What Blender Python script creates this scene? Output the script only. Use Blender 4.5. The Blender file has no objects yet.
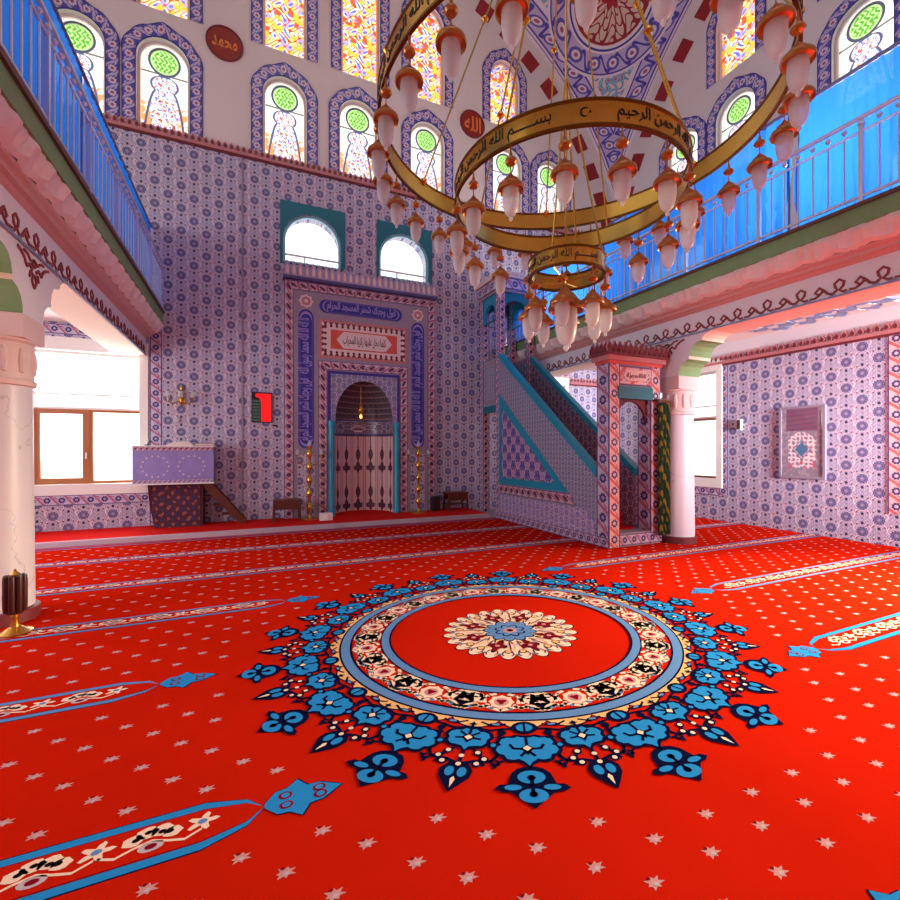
import bpy, bmesh, math, random
from mathutils import Vector, Matrix
random.seed(7)
S = bpy.context.scene
COL = S.collection
PI = math.pi
# ---------------------------------------------------------------- camera
YAW = math.atan(200 / 450)
cam_d = bpy.data.cameras.new('camera'); cam = bpy.data.objects.new('camera', cam_d); COL.objects.link(cam)
cam.location = (0, 0, 1.6); cam.rotation_euler = (PI / 2, 0, -YAW)
cam_d.lens = 18; cam_d.sensor_width = 36; cam_d.clip_start = 0.02; cam_d.clip_end = 200
S.camera = cam
# ---------------------------------------------------------------- world, light, exposure
W = bpy.data.worlds.new('sky'); S.world = W; W.use_nodes = True
_n = W.node_tree.nodes; _l = W.node_tree.links
_bg = _n['Background']; _bg.inputs['Strength'].default_value = 2.1
_bg.inputs['Color'].default_value = (0.93, 0.96, 1.0, 1)
def area(name, loc, rot, sx, sy, power, color=(1, 1, 1), spread=180):
    d = bpy.data.lights.new(name, 'AREA'); d.shape = 'RECTANGLE'; d.size = sx; d.size_y = sy
    d.energy = power; d.color = color; d.spread = math.radians(spread)
    o = bpy.data.objects.new(name, d); COL.objects.link(o); o.location = loc; o.rotation_euler = rot
    return o
# daylight at the windows of the hall, plus added fill lamps at rear and dome
area('daylight_right_window', (9.85, 1.75, 2.0), (0, math.radians(62), 0), 2.4, 2.2, 720, (1, 0.80, 0.52), 80)
area('fill_rear_right', (8.35, -2.9, 2.3), (math.radians(87), 0, math.radians(-9)), 1.5, 2.2, 250, (0.92, 0.96, 1), 50)  # added fill lamp at the unseen rear, brightens the right aisle wall and floor
area('daylight_front_left_window', (-2.83, 11.35, 2.4), (math.radians(-70), 0, 0), 1.5, 2.2, 120, (1, 0.97, 0.93))
area('daylight_gallery_right_a', (8.2, 3.3, 5.3), (0, math.radians(90), 0), 1.1, 0.9, 110, (1, 1, 1))
area('daylight_gallery_right_b', (8.0, 8.3, 5.2), (0, math.radians(90), 0), 1.0, 0.9, 110, (1, 1, 1))
area('daylight_gallery_left', (-5.4, 7.0, 6.0), (0, math.radians(-90), 0), 1.6, 3.0, 90, (1, 1, 1))
area('daylight_left_aisle', (-5.3, 6.0, 2.1), (0, math.radians(-86), 0), 2.4, 4.0, 230, (0.96, 0.97, 1))
area('fill_dome', (2.35, 1.5, 16.5), (math.radians(12), 0, 0), 7, 7, 130, (0.95, 0.97, 1))  # added fill lamp up in the unseen dome, which has no openings
S.view_settings.view_transform = 'Standard'; S.view_settings.look = 'None'
S.view_settings.exposure = 0.0; S.view_settings.gamma = 1.0
S.view_settings.use_curve_mapping = False
S.cycles.max_bounces = 6; S.cycles.diffuse_bounces = 4; S.cycles.transparent_max_bounces = 12
S.cycles.sample_clamp_indirect = 4; S.cycles.use_denoising = True
# ---------------------------------------------------------------- node expressions
def srgb(r, g, b):
    f = lambda c: (c / 255 / 12.92) if c / 255 <= 0.04045 else ((c / 255 + 0.055) / 1.055) ** 2.4
    return (f(r), f(g), f(b), 1)
class X:
    """a node socket that understands arithmetic"""
    def __init__(s, nt, k): s.nt = nt; s.k = k
    def __add__(s, o): return m_(s.nt, 'ADD', s, o)
    __radd__ = __add__
    def __sub__(s, o): return m_(s.nt, 'SUBTRACT', s, o)
    def __rsub__(s, o): return m_(s.nt, 'SUBTRACT', o, s)
    def __mul__(s, o): return m_(s.nt, 'MULTIPLY', s, o)
    __rmul__ = __mul__
    def __truediv__(s, o): return m_(s.nt, 'DIVIDE', s, o)
    def __lt__(s, o): return m_(s.nt, 'LESS_THAN', s, o)
    def __gt__(s, o): return m_(s.nt, 'GREATER_THAN', s, o)
def plug(nt, sock, v):
    if isinstance(v, X): nt.links.new(v.k, sock)
    else: sock.default_value = v
def m_(nt, op, *a):
    n = nt.nodes.new('ShaderNodeMath'); n.operation = op
    for i, v in enumerate(a): plug(nt, n.inputs[i], v)
    return X(nt, n.outputs[0])
def fr(a): return m_(a.nt, 'FRACT', a)
def ab(a): return m_(a.nt, 'ABSOLUTE', a)
def sn(a): return m_(a.nt, 'SINE', a)
def cs(a): return m_(a.nt, 'COSINE', a)
def sq(a): return m_(a.nt, 'SQRT', a)
def mn(a, b): return m_(a.nt, 'MINIMUM', a, b)
def mx(a, b): return m_(a.nt, 'MAXIMUM', a, b)
def at2(a, b): return m_(a.nt, 'ARCTAN2', a, b)
def hyp(a, b): return sq(a * a + b * b)
def between(a, lo, hi): return (a > lo) * (a < hi)
def mixf(t, a, b): return a + (b - a) * t
def mixc(nt, t, a, b):
    n = nt.nodes.new('ShaderNodeMix'); n.data_type = 'RGBA'
    plug(nt, n.inputs[0], t); plug(nt, n.inputs[6], a); plug(nt, n.inputs[7], b)
    return X(nt, n.outputs[2])
def mat(name, color=(0.8, 0.8, 0.8, 1), rough=0.6, metal=0.0, spec=None, bump=None, noise=None, coat=0):
    m = bpy.data.materials.new(name); m.use_nodes = True; nt = m.node_tree
    p = nt.nodes['Principled BSDF']
    p.inputs['Roughness'].default_value = rough; p.inputs['Metallic'].default_value = metal
    if coat: p.inputs['Coat Weight'].default_value = coat
    if spec is not None: p.inputs['Specular IOR Level'].default_value = spec
    p.inputs['Base Color'].default_value = color
    if noise or bump:
        tc = nt.nodes.new('ShaderNodeTexCoord'); nz = nt.nodes.new('ShaderNodeTexNoise')
        nz.inputs['Scale'].default_value = (noise or bump)[0]; nz.inputs['Detail'].default_value = 4
        nt.links.new(tc.outputs['Object'], nz.inputs['Vector'])
        if noise:
            f = X(nt, nz.outputs['Fac'])
            c = mixc(nt, f, tuple(c * (1 - noise[1]) for c in color[:3]) + (1,), tuple(min(1, c * (1 + noise[1])) for c in color[:3]) + (1,))
            nt.links.new(c.k, p.inputs['Base Color'])
        if bump:
            b = nt.nodes.new('ShaderNodeBump'); b.inputs['Strength'].default_value = bump[1]
            nt.links.new(nz.outputs['Fac'], b.inputs['Height']); nt.links.new(b.outputs[0], p.inputs['Normal'])
    return m
def coords(m, kind='Object'):
    nt = m.node_tree
    tc = nt.nodes.new('ShaderNodeTexCoord'); sp = nt.nodes.new('ShaderNodeSeparateXYZ')
    nt.links.new(tc.outputs[kind], sp.inputs[0])
    return nt, X(nt, sp.outputs[0]), X(nt, sp.outputs[1]), X(nt, sp.outputs[2]), nt.nodes['Principled BSDF']
def noise(nt, scale, detail=3):
    tc = nt.nodes.new('ShaderNodeTexCoord'); nz = nt.nodes.new('ShaderNodeTexNoise')
    nz.inputs['Scale'].default_value = scale; nz.inputs['Detail'].default_value = detail
    nt.links.new(tc.outputs['Object'], nz.inputs['Vector']); return X(nt, nz.outputs['Fac'])
# ---------------------------------------------------------------- patterned materials
def tile_material(name, axis, ground=(190, 180, 200), blue=(54, 50, 112), pink=(202, 168, 182), P=0.46, off=(0, 0), rough=0.28):
    """Iznik-like wall tile: staggered blue rosettes, dots and pale vines"""
    m = mat(name, rough=rough); nt, x, y, z, p = coords(m)
    u, v = {'xz': (x, z), 'yz': (y, z), 'xy': (x, y)}[axis]
    u = u + (50 * P + off[0]); v = v + (50 * P + off[1])
    ax = (fr(u / P) - 0.5) * P; ay = (fr(v / P) - 0.5) * P
    bx = (fr(u / P + 0.5) - 0.5) * P; by = (fr(v / P + 0.5) - 0.5) * P
    s = (hyp(ax, ay) < hyp(bx, by))
    lx = mixf(s, bx, ax); ly = mixf(s, by, ay)
    r = hyp(lx, ly); a = at2(ly, lx)
    k = P / 0.46
    rr = r * (1 + 0.07 * cs(a * 12))
    # ground with fine tendrils
    vine = ab(ab(lx) - (0.095 + 0.028 * sn(v * (2 * PI / (P / 2)))) * k) < 0.008 * k
    vine2 = ab(ab(lx) - (0.075 - 0.035 * sn(v * (2 * PI / (P / 2)) + 1.2)) * k) < 0.005 * k
    tend = (sn(u * (2 * PI / (P / 10)) + 1.6 * sn(v * (2 * PI / (P / 6)))) * sn(v * (2 * PI / (P / 12)) + 1.6 * sn(u * (2 * PI / (P / 4))))) > 0.42
    G = srgb(*ground); B = srgb(*blue); PK = srgb(*pink); D = srgb(*[q * 0.72 for q in blue])
    c = mixc(nt, tend, G, srgb(116, 102, 158))
    c = mixc(nt, vine2, c, PK)
    c = mixc(nt, vine, c, srgb(238, 222, 226))
    # halo and rosette
    c = mixc(nt, rr < 0.102 * k, c, srgb(214, 200, 216))
    c = mixc(nt, (between(r, 0.088 * k, 0.099 * k) * (cs(a * 16) > 0.2)), c, srgb(128, 112, 168))
    c = mixc(nt, rr < 0.082 * k, c, B)
    c = mixc(nt, rr < 0.070 * k, c, mixc(nt, 0.5, B, srgb(176, 166, 196)))
    c = mixc(nt, between(rr, 0.040 * k, 0.050 * k), c, B)
    c = mixc(nt, (rr < 0.066 * k) * (rr > 0.052 * k) * (cs(a * 10) > 0.5), c, B)
    c = mixc(nt, (rr < 0.026 * k) * (cs(a * 6) > 0), c, srgb(150, 140, 190))
    c = mixc(nt, rr < 0.010 * k, c, PK)
    # little dark flowers between the rosettes
    w1 = fr(u / (P / 2)) * (P / 2) - P / 4; cl = ab(ab(w1) - P / 4)
    d1 = hyp(lx * 1.15, ab(ly) - 0.150 * k); c = mixc(nt, d1 < 0.030 * k, c, srgb(216, 204, 218)); c = mixc(nt, d1 < 0.027 * k, c, D)
    d1 = hyp(lx * 1.15, ab(ly) - 0.230 * k); c = mixc(nt, d1 < 0.016 * k, c, srgb(110, 90, 150))
    d2 = hyp(ab(lx) - 0.078 * k, ab(ly) - 0.125 * k); c = mixc(nt, d2 < 0.015 * k, c, srgb(112, 60, 96))
    d3 = hyp(ab(lx) - 0.115 * k, ly - 0.115 * k); c = mixc(nt, d3 < 0.010 * k, c, D)
    # joints of the square tiles
    j = mn(ab(fr(u / (P / 2)) - 0.5) , ab(fr(v / (P / 2) + 0.25) - 0.5)) < 0.008
    c = mixc(nt, j * 0.35, c, srgb(150, 140, 165))
    nt.links.new(c.k, p.inputs['Base Color'])
    return m
def border_material(name, ground, line, flower, vine, core, period=1.6, edge=0.1, rough=0.3):
    """patterned border strip: U runs along in strip widths, V across 0..1"""
    m = mat(name, rough=rough); nt, u, v, z, p = coords(m, 'UV')
    t = fr(u / period) ; lx = (t - 0.5) * period; ly = v - 0.5
    r = hyp(lx, ly); a = at2(ly, lx)
    t2 = fr(u / period + 0.5); kx = (t2 - 0.5) * period
    c = srgb(*ground)
    s = ab(ly - 0.26 * sn(u * (2 * PI / period) + PI / 2)) < 0.07
    c = mixc(nt, s, c, srgb(*vine))
    kr = hyp(kx, ly)
    c = mixc(nt, ab(kx + ly * 0.8) < 0.13, c, srgb(*vine))
    c = mixc(nt, r * (1 + 0.12 * cs(a * 8)) < 0.34, c, srgb(*ground))
    c = mixc(nt, r * (1 + 0.12 * cs(a * 8)) < 0.28, c, srgb(*flower))
    c = mixc(nt, r < 0.12, c, srgb(*core))
    c = mixc(nt, ab(ly) > 0.5 - edge, c, srgb(*line))
    nt.links.new(c.k, p.inputs['Base Color'])
    return m
M = {}
M['tile_x'] = tile_material('blue_rosette_tile_front', 'xz', off=(0.14, 0.1))
M['tile_y'] = tile_material('blue_rosette_tile_side', 'yz', off=(0.12, 0.05))
M['tile_small'] = tile_material('fine_purple_tile', 'yz', ground=(176, 160, 206), blue=(120, 96, 176), P=0.3, pink=(216, 190, 220))
M['tile_stairs'] = tile_material('grey_blue_fine_tile', 'yz', ground=(136, 150, 172), blue=(44, 54, 112), P=0.18, pink=(130, 128, 160))
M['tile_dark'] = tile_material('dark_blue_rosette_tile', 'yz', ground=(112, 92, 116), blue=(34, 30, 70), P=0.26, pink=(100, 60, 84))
M['tri'] = tile_material('violet_flower_tile', 'yz', ground=(84, 76, 160), blue=(190, 120, 168), P=0.36, pink=(230, 150, 180))
M['b_win'] = border_material('window_border', (84, 76, 164), (46, 42, 134), (214, 198, 212), (190, 176, 208), (160, 80, 110), 1.0, 0.08)
M['b_red'] = border_material('red_scroll_border', (204, 176, 188), (104, 78, 128), (104, 44, 80), (168, 92, 112), (60, 40, 90), 1.15, 0.08)
M['b_blue'] = border_material('blue_scroll_border', (196, 186, 210), (80, 72, 130), (56, 52, 116), (170, 104, 134), (170, 150, 190), 1.15, 0.08)
M['b_pink'] = border_material('pink_scroll_border', (216, 184, 186), (96, 60, 110), (74, 54, 112), (196, 98, 96), (220, 190, 190), 1.15, 0.08)
M['plaster'] = mat('warm_white_plaster', srgb(222, 210, 206), 0.85, noise=(1.2, 0.03))
M['white'] = mat('white_painted_wall', srgb(226, 224, 230), 0.7)
M['peach'] = mat('peach_painted_plaster', srgb(240, 214, 190), 0.8)
M['ceil'] = mat('pale_ceiling_paint', srgb(240, 222, 214), 0.85)
M['rose'] = mat('rose_painted_moulding', srgb(206, 160, 152), 0.55)
M['blush'] = mat('blush_painted_acanthus', srgb(232, 216, 210), 0.6, noise=(9, 0.1))
M['green'] = mat('sage_green_paint', srgb(122, 158, 106), 0.7, noise=(6, 0.08))
M['brown'] = mat('dark_brown_trim', srgb(92, 62, 56), 0.6)
M['maroon'] = mat('maroon_paint', srgb(112, 34, 42), 0.6)
M['tulip'] = mat('dark_red_tulip_tile', srgb(112, 34, 46), 0.35)
M['tulipbg'] = mat('dusky_pink_tile', srgb(190, 120, 124), 0.35)
M['scroll'] = mat('dark_red_scroll_paint', srgb(138, 52, 56), 0.6)
M['bluegrey'] = mat('blue_grey_line_paint', srgb(132, 150, 190), 0.6)
M['red'] = mat('brick_red_voussoir_paint', srgb(150, 26, 30), 0.6)
M['teal'] = mat('teal_painted_marble', srgb(20, 146, 178), 0.35)
M['tealdk'] = mat('deep_teal_tile', srgb(20, 112, 128), 0.4)
M['mauve'] = mat('mauve_grey_marble', srgb(150, 134, 152), 0.5, noise=(8, 0.12))
M['cobalt'] = mat('cobalt_blue_tile', srgb(52, 42, 140), 0.35)
M['lav'] = mat('lavender_letter_tile', srgb(150, 140, 205), 0.4)
M['cream'] = mat('cream_tile', srgb(224, 200, 196), 0.4)
M['orange'] = mat('orange_red_tile', srgb(206, 84, 70), 0.4)
M['black'] = mat('black_paint', srgb(22, 20, 24), 0.4)
M['steel'] = mat('brushed_steel', srgb(206, 210, 232), 0.3, 0.5)
M['rod'] = mat('grey_curtain_rod', srgb(120, 116, 150), 0.4, 0.6)
M['wood'] = mat('walnut_wood', srgb(92, 42, 30), 0.45, noise=(14, 0.2))
M['oak'] = mat('golden_oak_frame', srgb(168, 94, 38), 0.45)
M['upvc'] = mat('white_window_frame', srgb(236, 232, 226), 0.4)
M['brass'] = mat('polished_brass', srgb(216, 170, 76), 0.27, 0.92)
M['brassdk'] = mat('dark_brass_edge', srgb(120, 78, 26), 0.35, 0.9)
M['amber'] = mat('amber_lacquered_brass', srgb(184, 118, 56), 0.3, 0.55)
M['gold'] = mat('gold_metal', srgb(200, 150, 70), 0.3, 0.9)
M['redled'] = mat('red_display', srgb(230, 24, 28), 0.4)
M['redled'].node_tree.nodes['Principled BSDF'].inputs['Emission Color'].default_value = srgb(240, 20, 24)
M['redled'].node_tree.nodes['Principled BSDF'].inputs['Emission Strength'].default_value = 0.6
M['greenrow'] = mat('grey_green_row', srgb(70, 110, 100), 0.5)
M['darkbrown'] = mat('dark_brown_plastic', srgb(58, 22, 20), 0.35)
M['redcarpet'] = mat('red_carpet_pile', srgb(206, 22, 16), 0.95, spec=0.1, noise=(160, 0.25))
def marble():
    m = mat('pale_veined_marble', rough=0.4); nt, x, y, z, p = coords(m)
    n = noise(nt, 1.5, 6); v = ab(sn((x + z * 0.7) * 3 + n * 9)) < 0.035
    c = mixc(nt, v * 0.5, mixc(nt, noise(nt, 0.8), srgb(206, 202, 214), srgb(226, 222, 228)), srgb(168, 158, 176))
    nt.links.new(c.k, p.inputs['Base Color']); return m
M['marble'] = marble()
def carpet_mat(name, c, var=0.12):
    m = mat(name, rough=1.0, spec=0.0); nt = m.node_tree; p = nt.nodes['Principled BSDF']
    n1 = noise(nt, 1.3, 3); n2 = noise(nt, 220, 2)
    C = srgb(*c); f = n1 * 0.5 + n2 * 0.5
    col = mixc(nt, f, tuple(k * (1 - var) for k in C[:3]) + (1,), tuple(min(1, k * (1 + var)) for k in C[:3]) + (1,))
    nt.links.new(col.k, p.inputs['Base Color'])
    return m
CM = [carpet_mat('carpet_red', (184, 28, 10), 0.24), carpet_mat('carpet_blue', (40, 132, 200)), carpet_mat('carpet_navy', (14, 18, 52)),
      carpet_mat('carpet_cream', (232, 204, 184)), carpet_mat('carpet_beige', (228, 178, 120)), carpet_mat('carpet_dusty_pink', (196, 140, 142)),
      carpet_mat('carpet_steel_blue', (92, 132, 186)), carpet_mat('carpet_wine', (120, 16, 34)), carpet_mat('carpet_grey', (190, 170, 182)), carpet_mat('carpet_black', (24, 16, 20))]
def curtain_mat(name, c, transp=0.0):
    m = bpy.data.materials.new(name); m.use_nodes = True; nt = m.node_tree; nt.nodes.remove(nt.nodes['Principled BSDF'])
    out = nt.nodes['Material Output']; C = srgb(*c)
    d = nt.nodes.new('ShaderNodeBsdfDiffuse'); t = nt.nodes.new('ShaderNodeBsdfTranslucent'); q = nt.nodes.new('ShaderNodeBsdfTransparent')
    d.inputs[0].default_value = C; t.inputs[0].default_value = tuple(min(1, k * 1.2) for k in C[:3]) + (1,)
    q.inputs[0].default_value = (0.6, 0.85, 1, 1)
    a = nt.nodes.new('ShaderNodeMixShader'); a.inputs[0].default_value = 0.5; b = nt.nodes.new('ShaderNodeMixShader'); b.inputs[0].default_value = transp
    nt.links.new(d.outputs[0], a.inputs[1]); nt.links.new(t.outputs[0], a.inputs[2]); nt.links.new(a.outputs[0], b.inputs[1]); nt.links.new(q.outputs[0], b.inputs[2])
    nt.links.new(b.outputs[0], out.inputs[0]); return m
M['curtain'] = curtain_mat('bright_blue_curtain_cloth', (44, 132, 236), 0.07)
M['greencurtain'] = mat('dark_green_gold_cloth', srgb(18, 60, 34), 0.8)
nt, x_, y_, z_, p_ = coords(M['greencurtain'])
_g = (sn(z_ * 22 + sn(x_ * 90) * 1.5) * sn(x_ * 60 + z_ * 9)) > 0.35
nt.links.new(mixc(nt, _g, srgb(16, 62, 34), srgb(150, 128, 40)).k, p_.inputs['Base Color'])
def glass_shell(name, color, frost=0.75):
    """frosted lamp glass: diffuse, translucent and a little gloss"""
    m = bpy.data.materials.new(name); m.use_nodes = True; nt = m.node_tree; p = nt.nodes['Principled BSDF']
    p.inputs['Base Color'].default_value = color; p.inputs['Roughness'].default_value = 0.25
    out = nt.nodes['Material Output']; t = nt.nodes.new('ShaderNodeBsdfTranslucent'); t.inputs[0].default_value = color
    q = nt.nodes.new('ShaderNodeBsdfTransparent')
    a = nt.nodes.new('ShaderNodeMixShader'); a.inputs[0].default_value = 0.5; b = nt.nodes.new('ShaderNodeMixShader'); b.inputs[0].default_value = 1 - frost
    nt.links.new(p.outputs[0], a.inputs[1]); nt.links.new(t.outputs[0], a.inputs[2]); nt.links.new(a.outputs[0], b.inputs[1]); nt.links.new(q.outputs[0], b.inputs[2])
    nt.links.new(b.outputs[0], out.inputs[0]); return m
M['frost'] = glass_shell('frosted_white_glass', srgb(226, 228, 232), 0.72)
def clear_glass():
    m = bpy.data.materials.new('clear_window_glass'); m.use_nodes = True; nt = m.node_tree; nt.nodes.remove(nt.nodes['Principled BSDF'])
    q = nt.nodes.new('ShaderNodeBsdfTransparent'); g = nt.nodes.new('ShaderNodeBsdfGlossy'); g.inputs['Roughness'].default_value = 0.05
    a = nt.nodes.new('ShaderNodeMixShader'); a.inputs[0].default_value = 0.05
    nt.links.new(q.outputs[0], a.inputs[1]); nt.links.new(g.outputs[0], a.inputs[2]); nt.links.new(a.outputs[0], nt.nodes['Material Output'].inputs[0]); return m
M['glass'] = clear_glass()
def stained(name, kind):
    """coloured leaded glass; local coordinates x across, z up from the pane's sill"""
    m = bpy.data.materials.new(name); m.use_nodes = True; nt0 = m.node_tree
    nt, x, y, z, p = coords(m)
    if kind == 'mosaic':
        vo = nt.nodes.new('ShaderNodeTexVoronoi'); vo.inputs['Scale'].default_value = 9.0
        tc = nt.nodes.new('ShaderNodeTexCoord'); nt.links.new(tc.outputs['Object'], vo.inputs['Vector'])
        sp = nt.nodes.new('ShaderNodeSeparateColor'); nt.links.new(vo.outputs['Color'], sp.inputs[0])
        r1 = X(nt, sp.outputs[0]); r2 = X(nt, sp.outputs[1])
        wv = sn(x * 17 + 1.5 * sn(z * 13)) * sn(z * 13 + 1.2 * sn(x * 12))
        c = mixc(nt, r1 > 0.5, srgb(255, 232, 190), srgb(255, 252, 248))
        c = mixc(nt, r1 > 0.74, c, srgb(206, 206, 246))
        c = mixc(nt, between(wv, -0.14, 0.14), c, srgb(250, 170, 120))
        c = mixc(nt, between(wv, -0.05, 0.05), c, srgb(222, 96, 76))
        c = mixc(nt, (wv > 0.78), c, srgb(160, 160, 232))
        c = mixc(nt, (wv < -0.8), c, srgb(170, 160, 236))
        c = mixc(nt, r2 > 0.84, c, srgb(250, 214, 130)); c = mixc(nt, between(r2, 0.1, 0.2), c, srgb(246, 150, 120))
        c = mixc(nt, (ab(x) > 0.40), c, srgb(248, 176, 120))
    else:
        H = 1.8
        c = srgb(255, 252, 246)
        ax = ab(x)
        # lower flower bed
        n = noise(nt, 15, 2); n2 = noise(nt, 11, 1)
        q1 = (z - 0.95) / 0.185; hw = mx(0.225 * sq(mx(1 - q1 * q1, 0.0)), (z < 0.83) * (0.13 + 0.21 * sq(mx((0.83 - z) / 0.83, 0.0))))
        bed = ax < hw
        c = mixc(nt, bed * (n > 0.55), c, srgb(250, 206, 204))
        c = mixc(nt, bed * (n < 0.42), c, srgb(206, 222, 250))
        wv = sn(ax * 34 + z * 8 + n * 9) * sn(z * 26 + ax * 8 + n2 * 9)
        c = mixc(nt, bed * (wv > 0.7), c, srgb(150, 156, 226))
        c = mixc(nt, bed * (wv < -0.72), c, srgb(226, 130, 130))
        c = mixc(nt, (z < 0.75) * (between(wv, -0.72, -0.55)), c, srgb(130, 196, 150))
        c = mixc(nt, (z < 0.55) * (ax > 0.24) * (n2 > 0.44), c, srgb(252, 196, 156))
        edge = between(ax - hw, -0.014, 0.03) * (z < 1.13)
        c = mixc(nt, edge, c, srgb(150, 150, 170))
        c = mixc(nt, (ab(z - 1.12) < 0.018) * (ax < 0.1), c, srgb(150, 150, 170))
        c = mixc(nt, (ab(z - 1.16) < 0.02), c, srgb(170, 165, 160))
        r = hyp(x, z - 1.42)
        c = mixc(nt, r < 0.29, c, srgb(140, 138, 150))
        c = mixc(nt, r < 0.245, c, srgb(214, 236, 186))
        gl = (sn(x * 80 + 2 * sn(z * 47)) * 0.3 + sn(z * 70) * 0.15 + n) > 0.5
        c = mixc(nt, (r < 0.215) * gl, c, srgb(150, 196, 116))
        c = mixc(nt, ax > 0.405, c, srgb(240, 226, 200))
    nt.nodes.remove(p); out = nt.nodes['Material Output']
    q = nt.nodes.new('ShaderNodeBsdfTransparent'); t = nt.nodes.new('ShaderNodeBsdfTranslucent')
    nt.links.new(c.k, q.inputs[0]); nt.links.new(c.k, t.inputs[0])
    a = nt.nodes.new('ShaderNodeMixShader'); a.inputs[0].default_value = 0.3
    nt.links.new(q.outputs[0], a.inputs[1]); nt.links.new(t.outputs[0], a.inputs[2]); nt.links.new(a.outputs[0], out.inputs[0])
    return m
M['stain_low'] = stained('stained_glass_flower_vase', 'vase')
M['stain_up'] = stained('stained_glass_mosaic', 'mosaic')
# ---------------------------------------------------------------- mesh building
class MB:
    def __init__(s): s.v = []; s.f = []; s.m = []; s.uv = {}
    def add(s, vs, fs, mi=0, uvs=None):
        b = len(s.v); s.v += [tuple(p) for p in vs]
        for i, f in enumerate(fs):
            if uvs: s.uv[len(s.f)] = uvs[i]
            s.f.append([b + k for k in f]); s.m.append(mi)
        return s
    def box(s, x0, x1, y0, y1, z0, z1, mi=0):
        vs = [(x0, y0, z0), (x1, y0, z0), (x1, y1, z0), (x0, y1, z0), (x0, y0, z1), (x1, y0, z1), (x1, y1, z1), (x0, y1, z1)]
        return s.add(vs, [(0, 3, 2, 1), (4, 5, 6, 7), (0, 1, 5, 4), (1, 2, 6, 5), (2, 3, 7, 6), (3, 0, 4, 7)], mi)
    def prism(s, poly, a0, a1, plane='xz', mi=0):
        """extrude a 2D polygon; plane xz -> along y, yz -> along x, xy -> along z"""
        n = len(poly); P = {'xz': lambda p, a: (p[0], a, p[1]), 'yz': lambda p, a: (a, p[0], p[1]), 'xy': lambda p, a: (p[0], p[1], a)}[plane]
        vs = [P(p, a0) for p in poly] + [P(p, a1) for p in poly]
        fs = [list(range(n)), list(range(2 * n - 1, n - 1, -1))] + [(i, (i + 1) % n, n + (i + 1) % n, n + i) for i in range(n)]
        return s.add(vs, fs, mi)
    def lathe(s, prof, c=(0, 0, 0), seg=20, mi=0, a0=0, a1=2 * PI, sx=1, sy=1):
        full = abs(a1 - a0 - 2 * PI) < 1e-6; n = seg if full else seg + 1
        vs = []; fs = []
        for r, z in prof:
            for i in range(n):
                a = a0 + (a1 - a0) * i / seg; vs.append((c[0] + r * math.cos(a) * sx, c[1] + r * math.sin(a) * sy, c[2] + z))
        for j in range(len(prof) - 1):
            for i in range(seg):
                k = (i + 1) % n; fs.append((j * n + i, j * n + k, (j + 1) * n + k, (j + 1) * n + i))
        return s.add(vs, fs, mi)
    def tube(s, pts, r, seg=8, mi=0, cap=True):
        pts = [Vector(p) for p in pts]; vs = []; fs = []
        up = Vector((0, 0, 1))
        for i, p in enumerate(pts):
            d = (pts[min(i + 1, len(pts) - 1)] - pts[max(i - 1, 0)]).normalized()
            u = d.cross(up)
            if u.length < 1e-3: u = d.cross(Vector((1, 0, 0)))
            u.normalize(); w = d.cross(u); rr = r[i] if isinstance(r, (list, tuple)) else r
            for k in range(seg):
                a = 2 * PI * k / seg; vs.append(p + (u * math.cos(a) + w * math.sin(a)) * rr)
        for i in range(len(pts) - 1):
            for k in range(seg):
                q = (k + 1) % seg; fs.append((i * seg + k, i * seg + q, (i + 1) * seg + q, (i + 1) * seg + k))
        if cap: fs.append(list(range(seg))); fs.append(list(range((len(pts) - 1) * seg, len(pts) * seg))[::-1])
        return s.add(vs, fs, mi)
    def strip(s, A, B, back=None, mi=0, width=None):
        """quads between two 3D polylines, UV u along in strip widths, v across; back = thickness vector"""
        A = [Vector(p) for p in A]; B = [Vector(p) for p in B]
        w = width or (A[0] - B[0]).length; L = 0; us = [0]
        for i in range(1, len(A)):
            L += ((A[i] + B[i]) / 2 - (A[i - 1] + B[i - 1]) / 2).length; us.append(L / w)
        n = len(A); vs = A + B
        fs = [(i, i + 1, n + i + 1, n + i) for i in range(n - 1)]
        uv = [[(us[i], 0), (us[i + 1], 0), (us[i + 1], 1), (us[i], 1)] for i in range(n - 1)]
        s.add(vs, fs, mi, uv)
        if back is not None:
            b = Vector(back)
            for E in (A, B):
                s.add(list(E) + [p + b for p in E], [(i, i + 1, n + i + 1, n + i) for i in range(n - 1)], mi, [[(us[i], 0.02), (us[i + 1], 0.02), (us[i + 1], 0.02), (us[i], 0.02)] for i in range(n - 1)])
        return s
    def curve2d(s, loops, depth, M4, mi=0):
        """filled 2D loops with holes, extruded by depth, mapped by matrix"""
        cu = bpy.data.curves.new('t', 'CURVE'); cu.dimensions = '2D'; cu.fill_mode = 'BOTH'; cu.extrude = depth / 2
        for lp in loops:
            sp = cu.splines.new('POLY'); sp.points.add(len(lp) - 1)
            for i, p in enumerate(lp): sp.points[i].co = (p[0], p[1], 0, 1)
            sp.use_cyclic_u = True
        o = bpy.data.objects.new('t', cu); COL.objects.link(o); bpy.context.view_layer.update()
        me = bpy.data.meshes.new_from_object(o.evaluated_get(bpy.context.evaluated_depsgraph_get()))
        vs = [M4 @ (v.co + Vector((0, 0, depth / 2))) for v in me.vertices]; fs = [list(p.vertices) for p in me.polygons]
        bpy.data.objects.remove(o); bpy.data.curves.remove(cu); bpy.data.meshes.remove(me)
        return s.add(vs, fs, mi)
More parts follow.
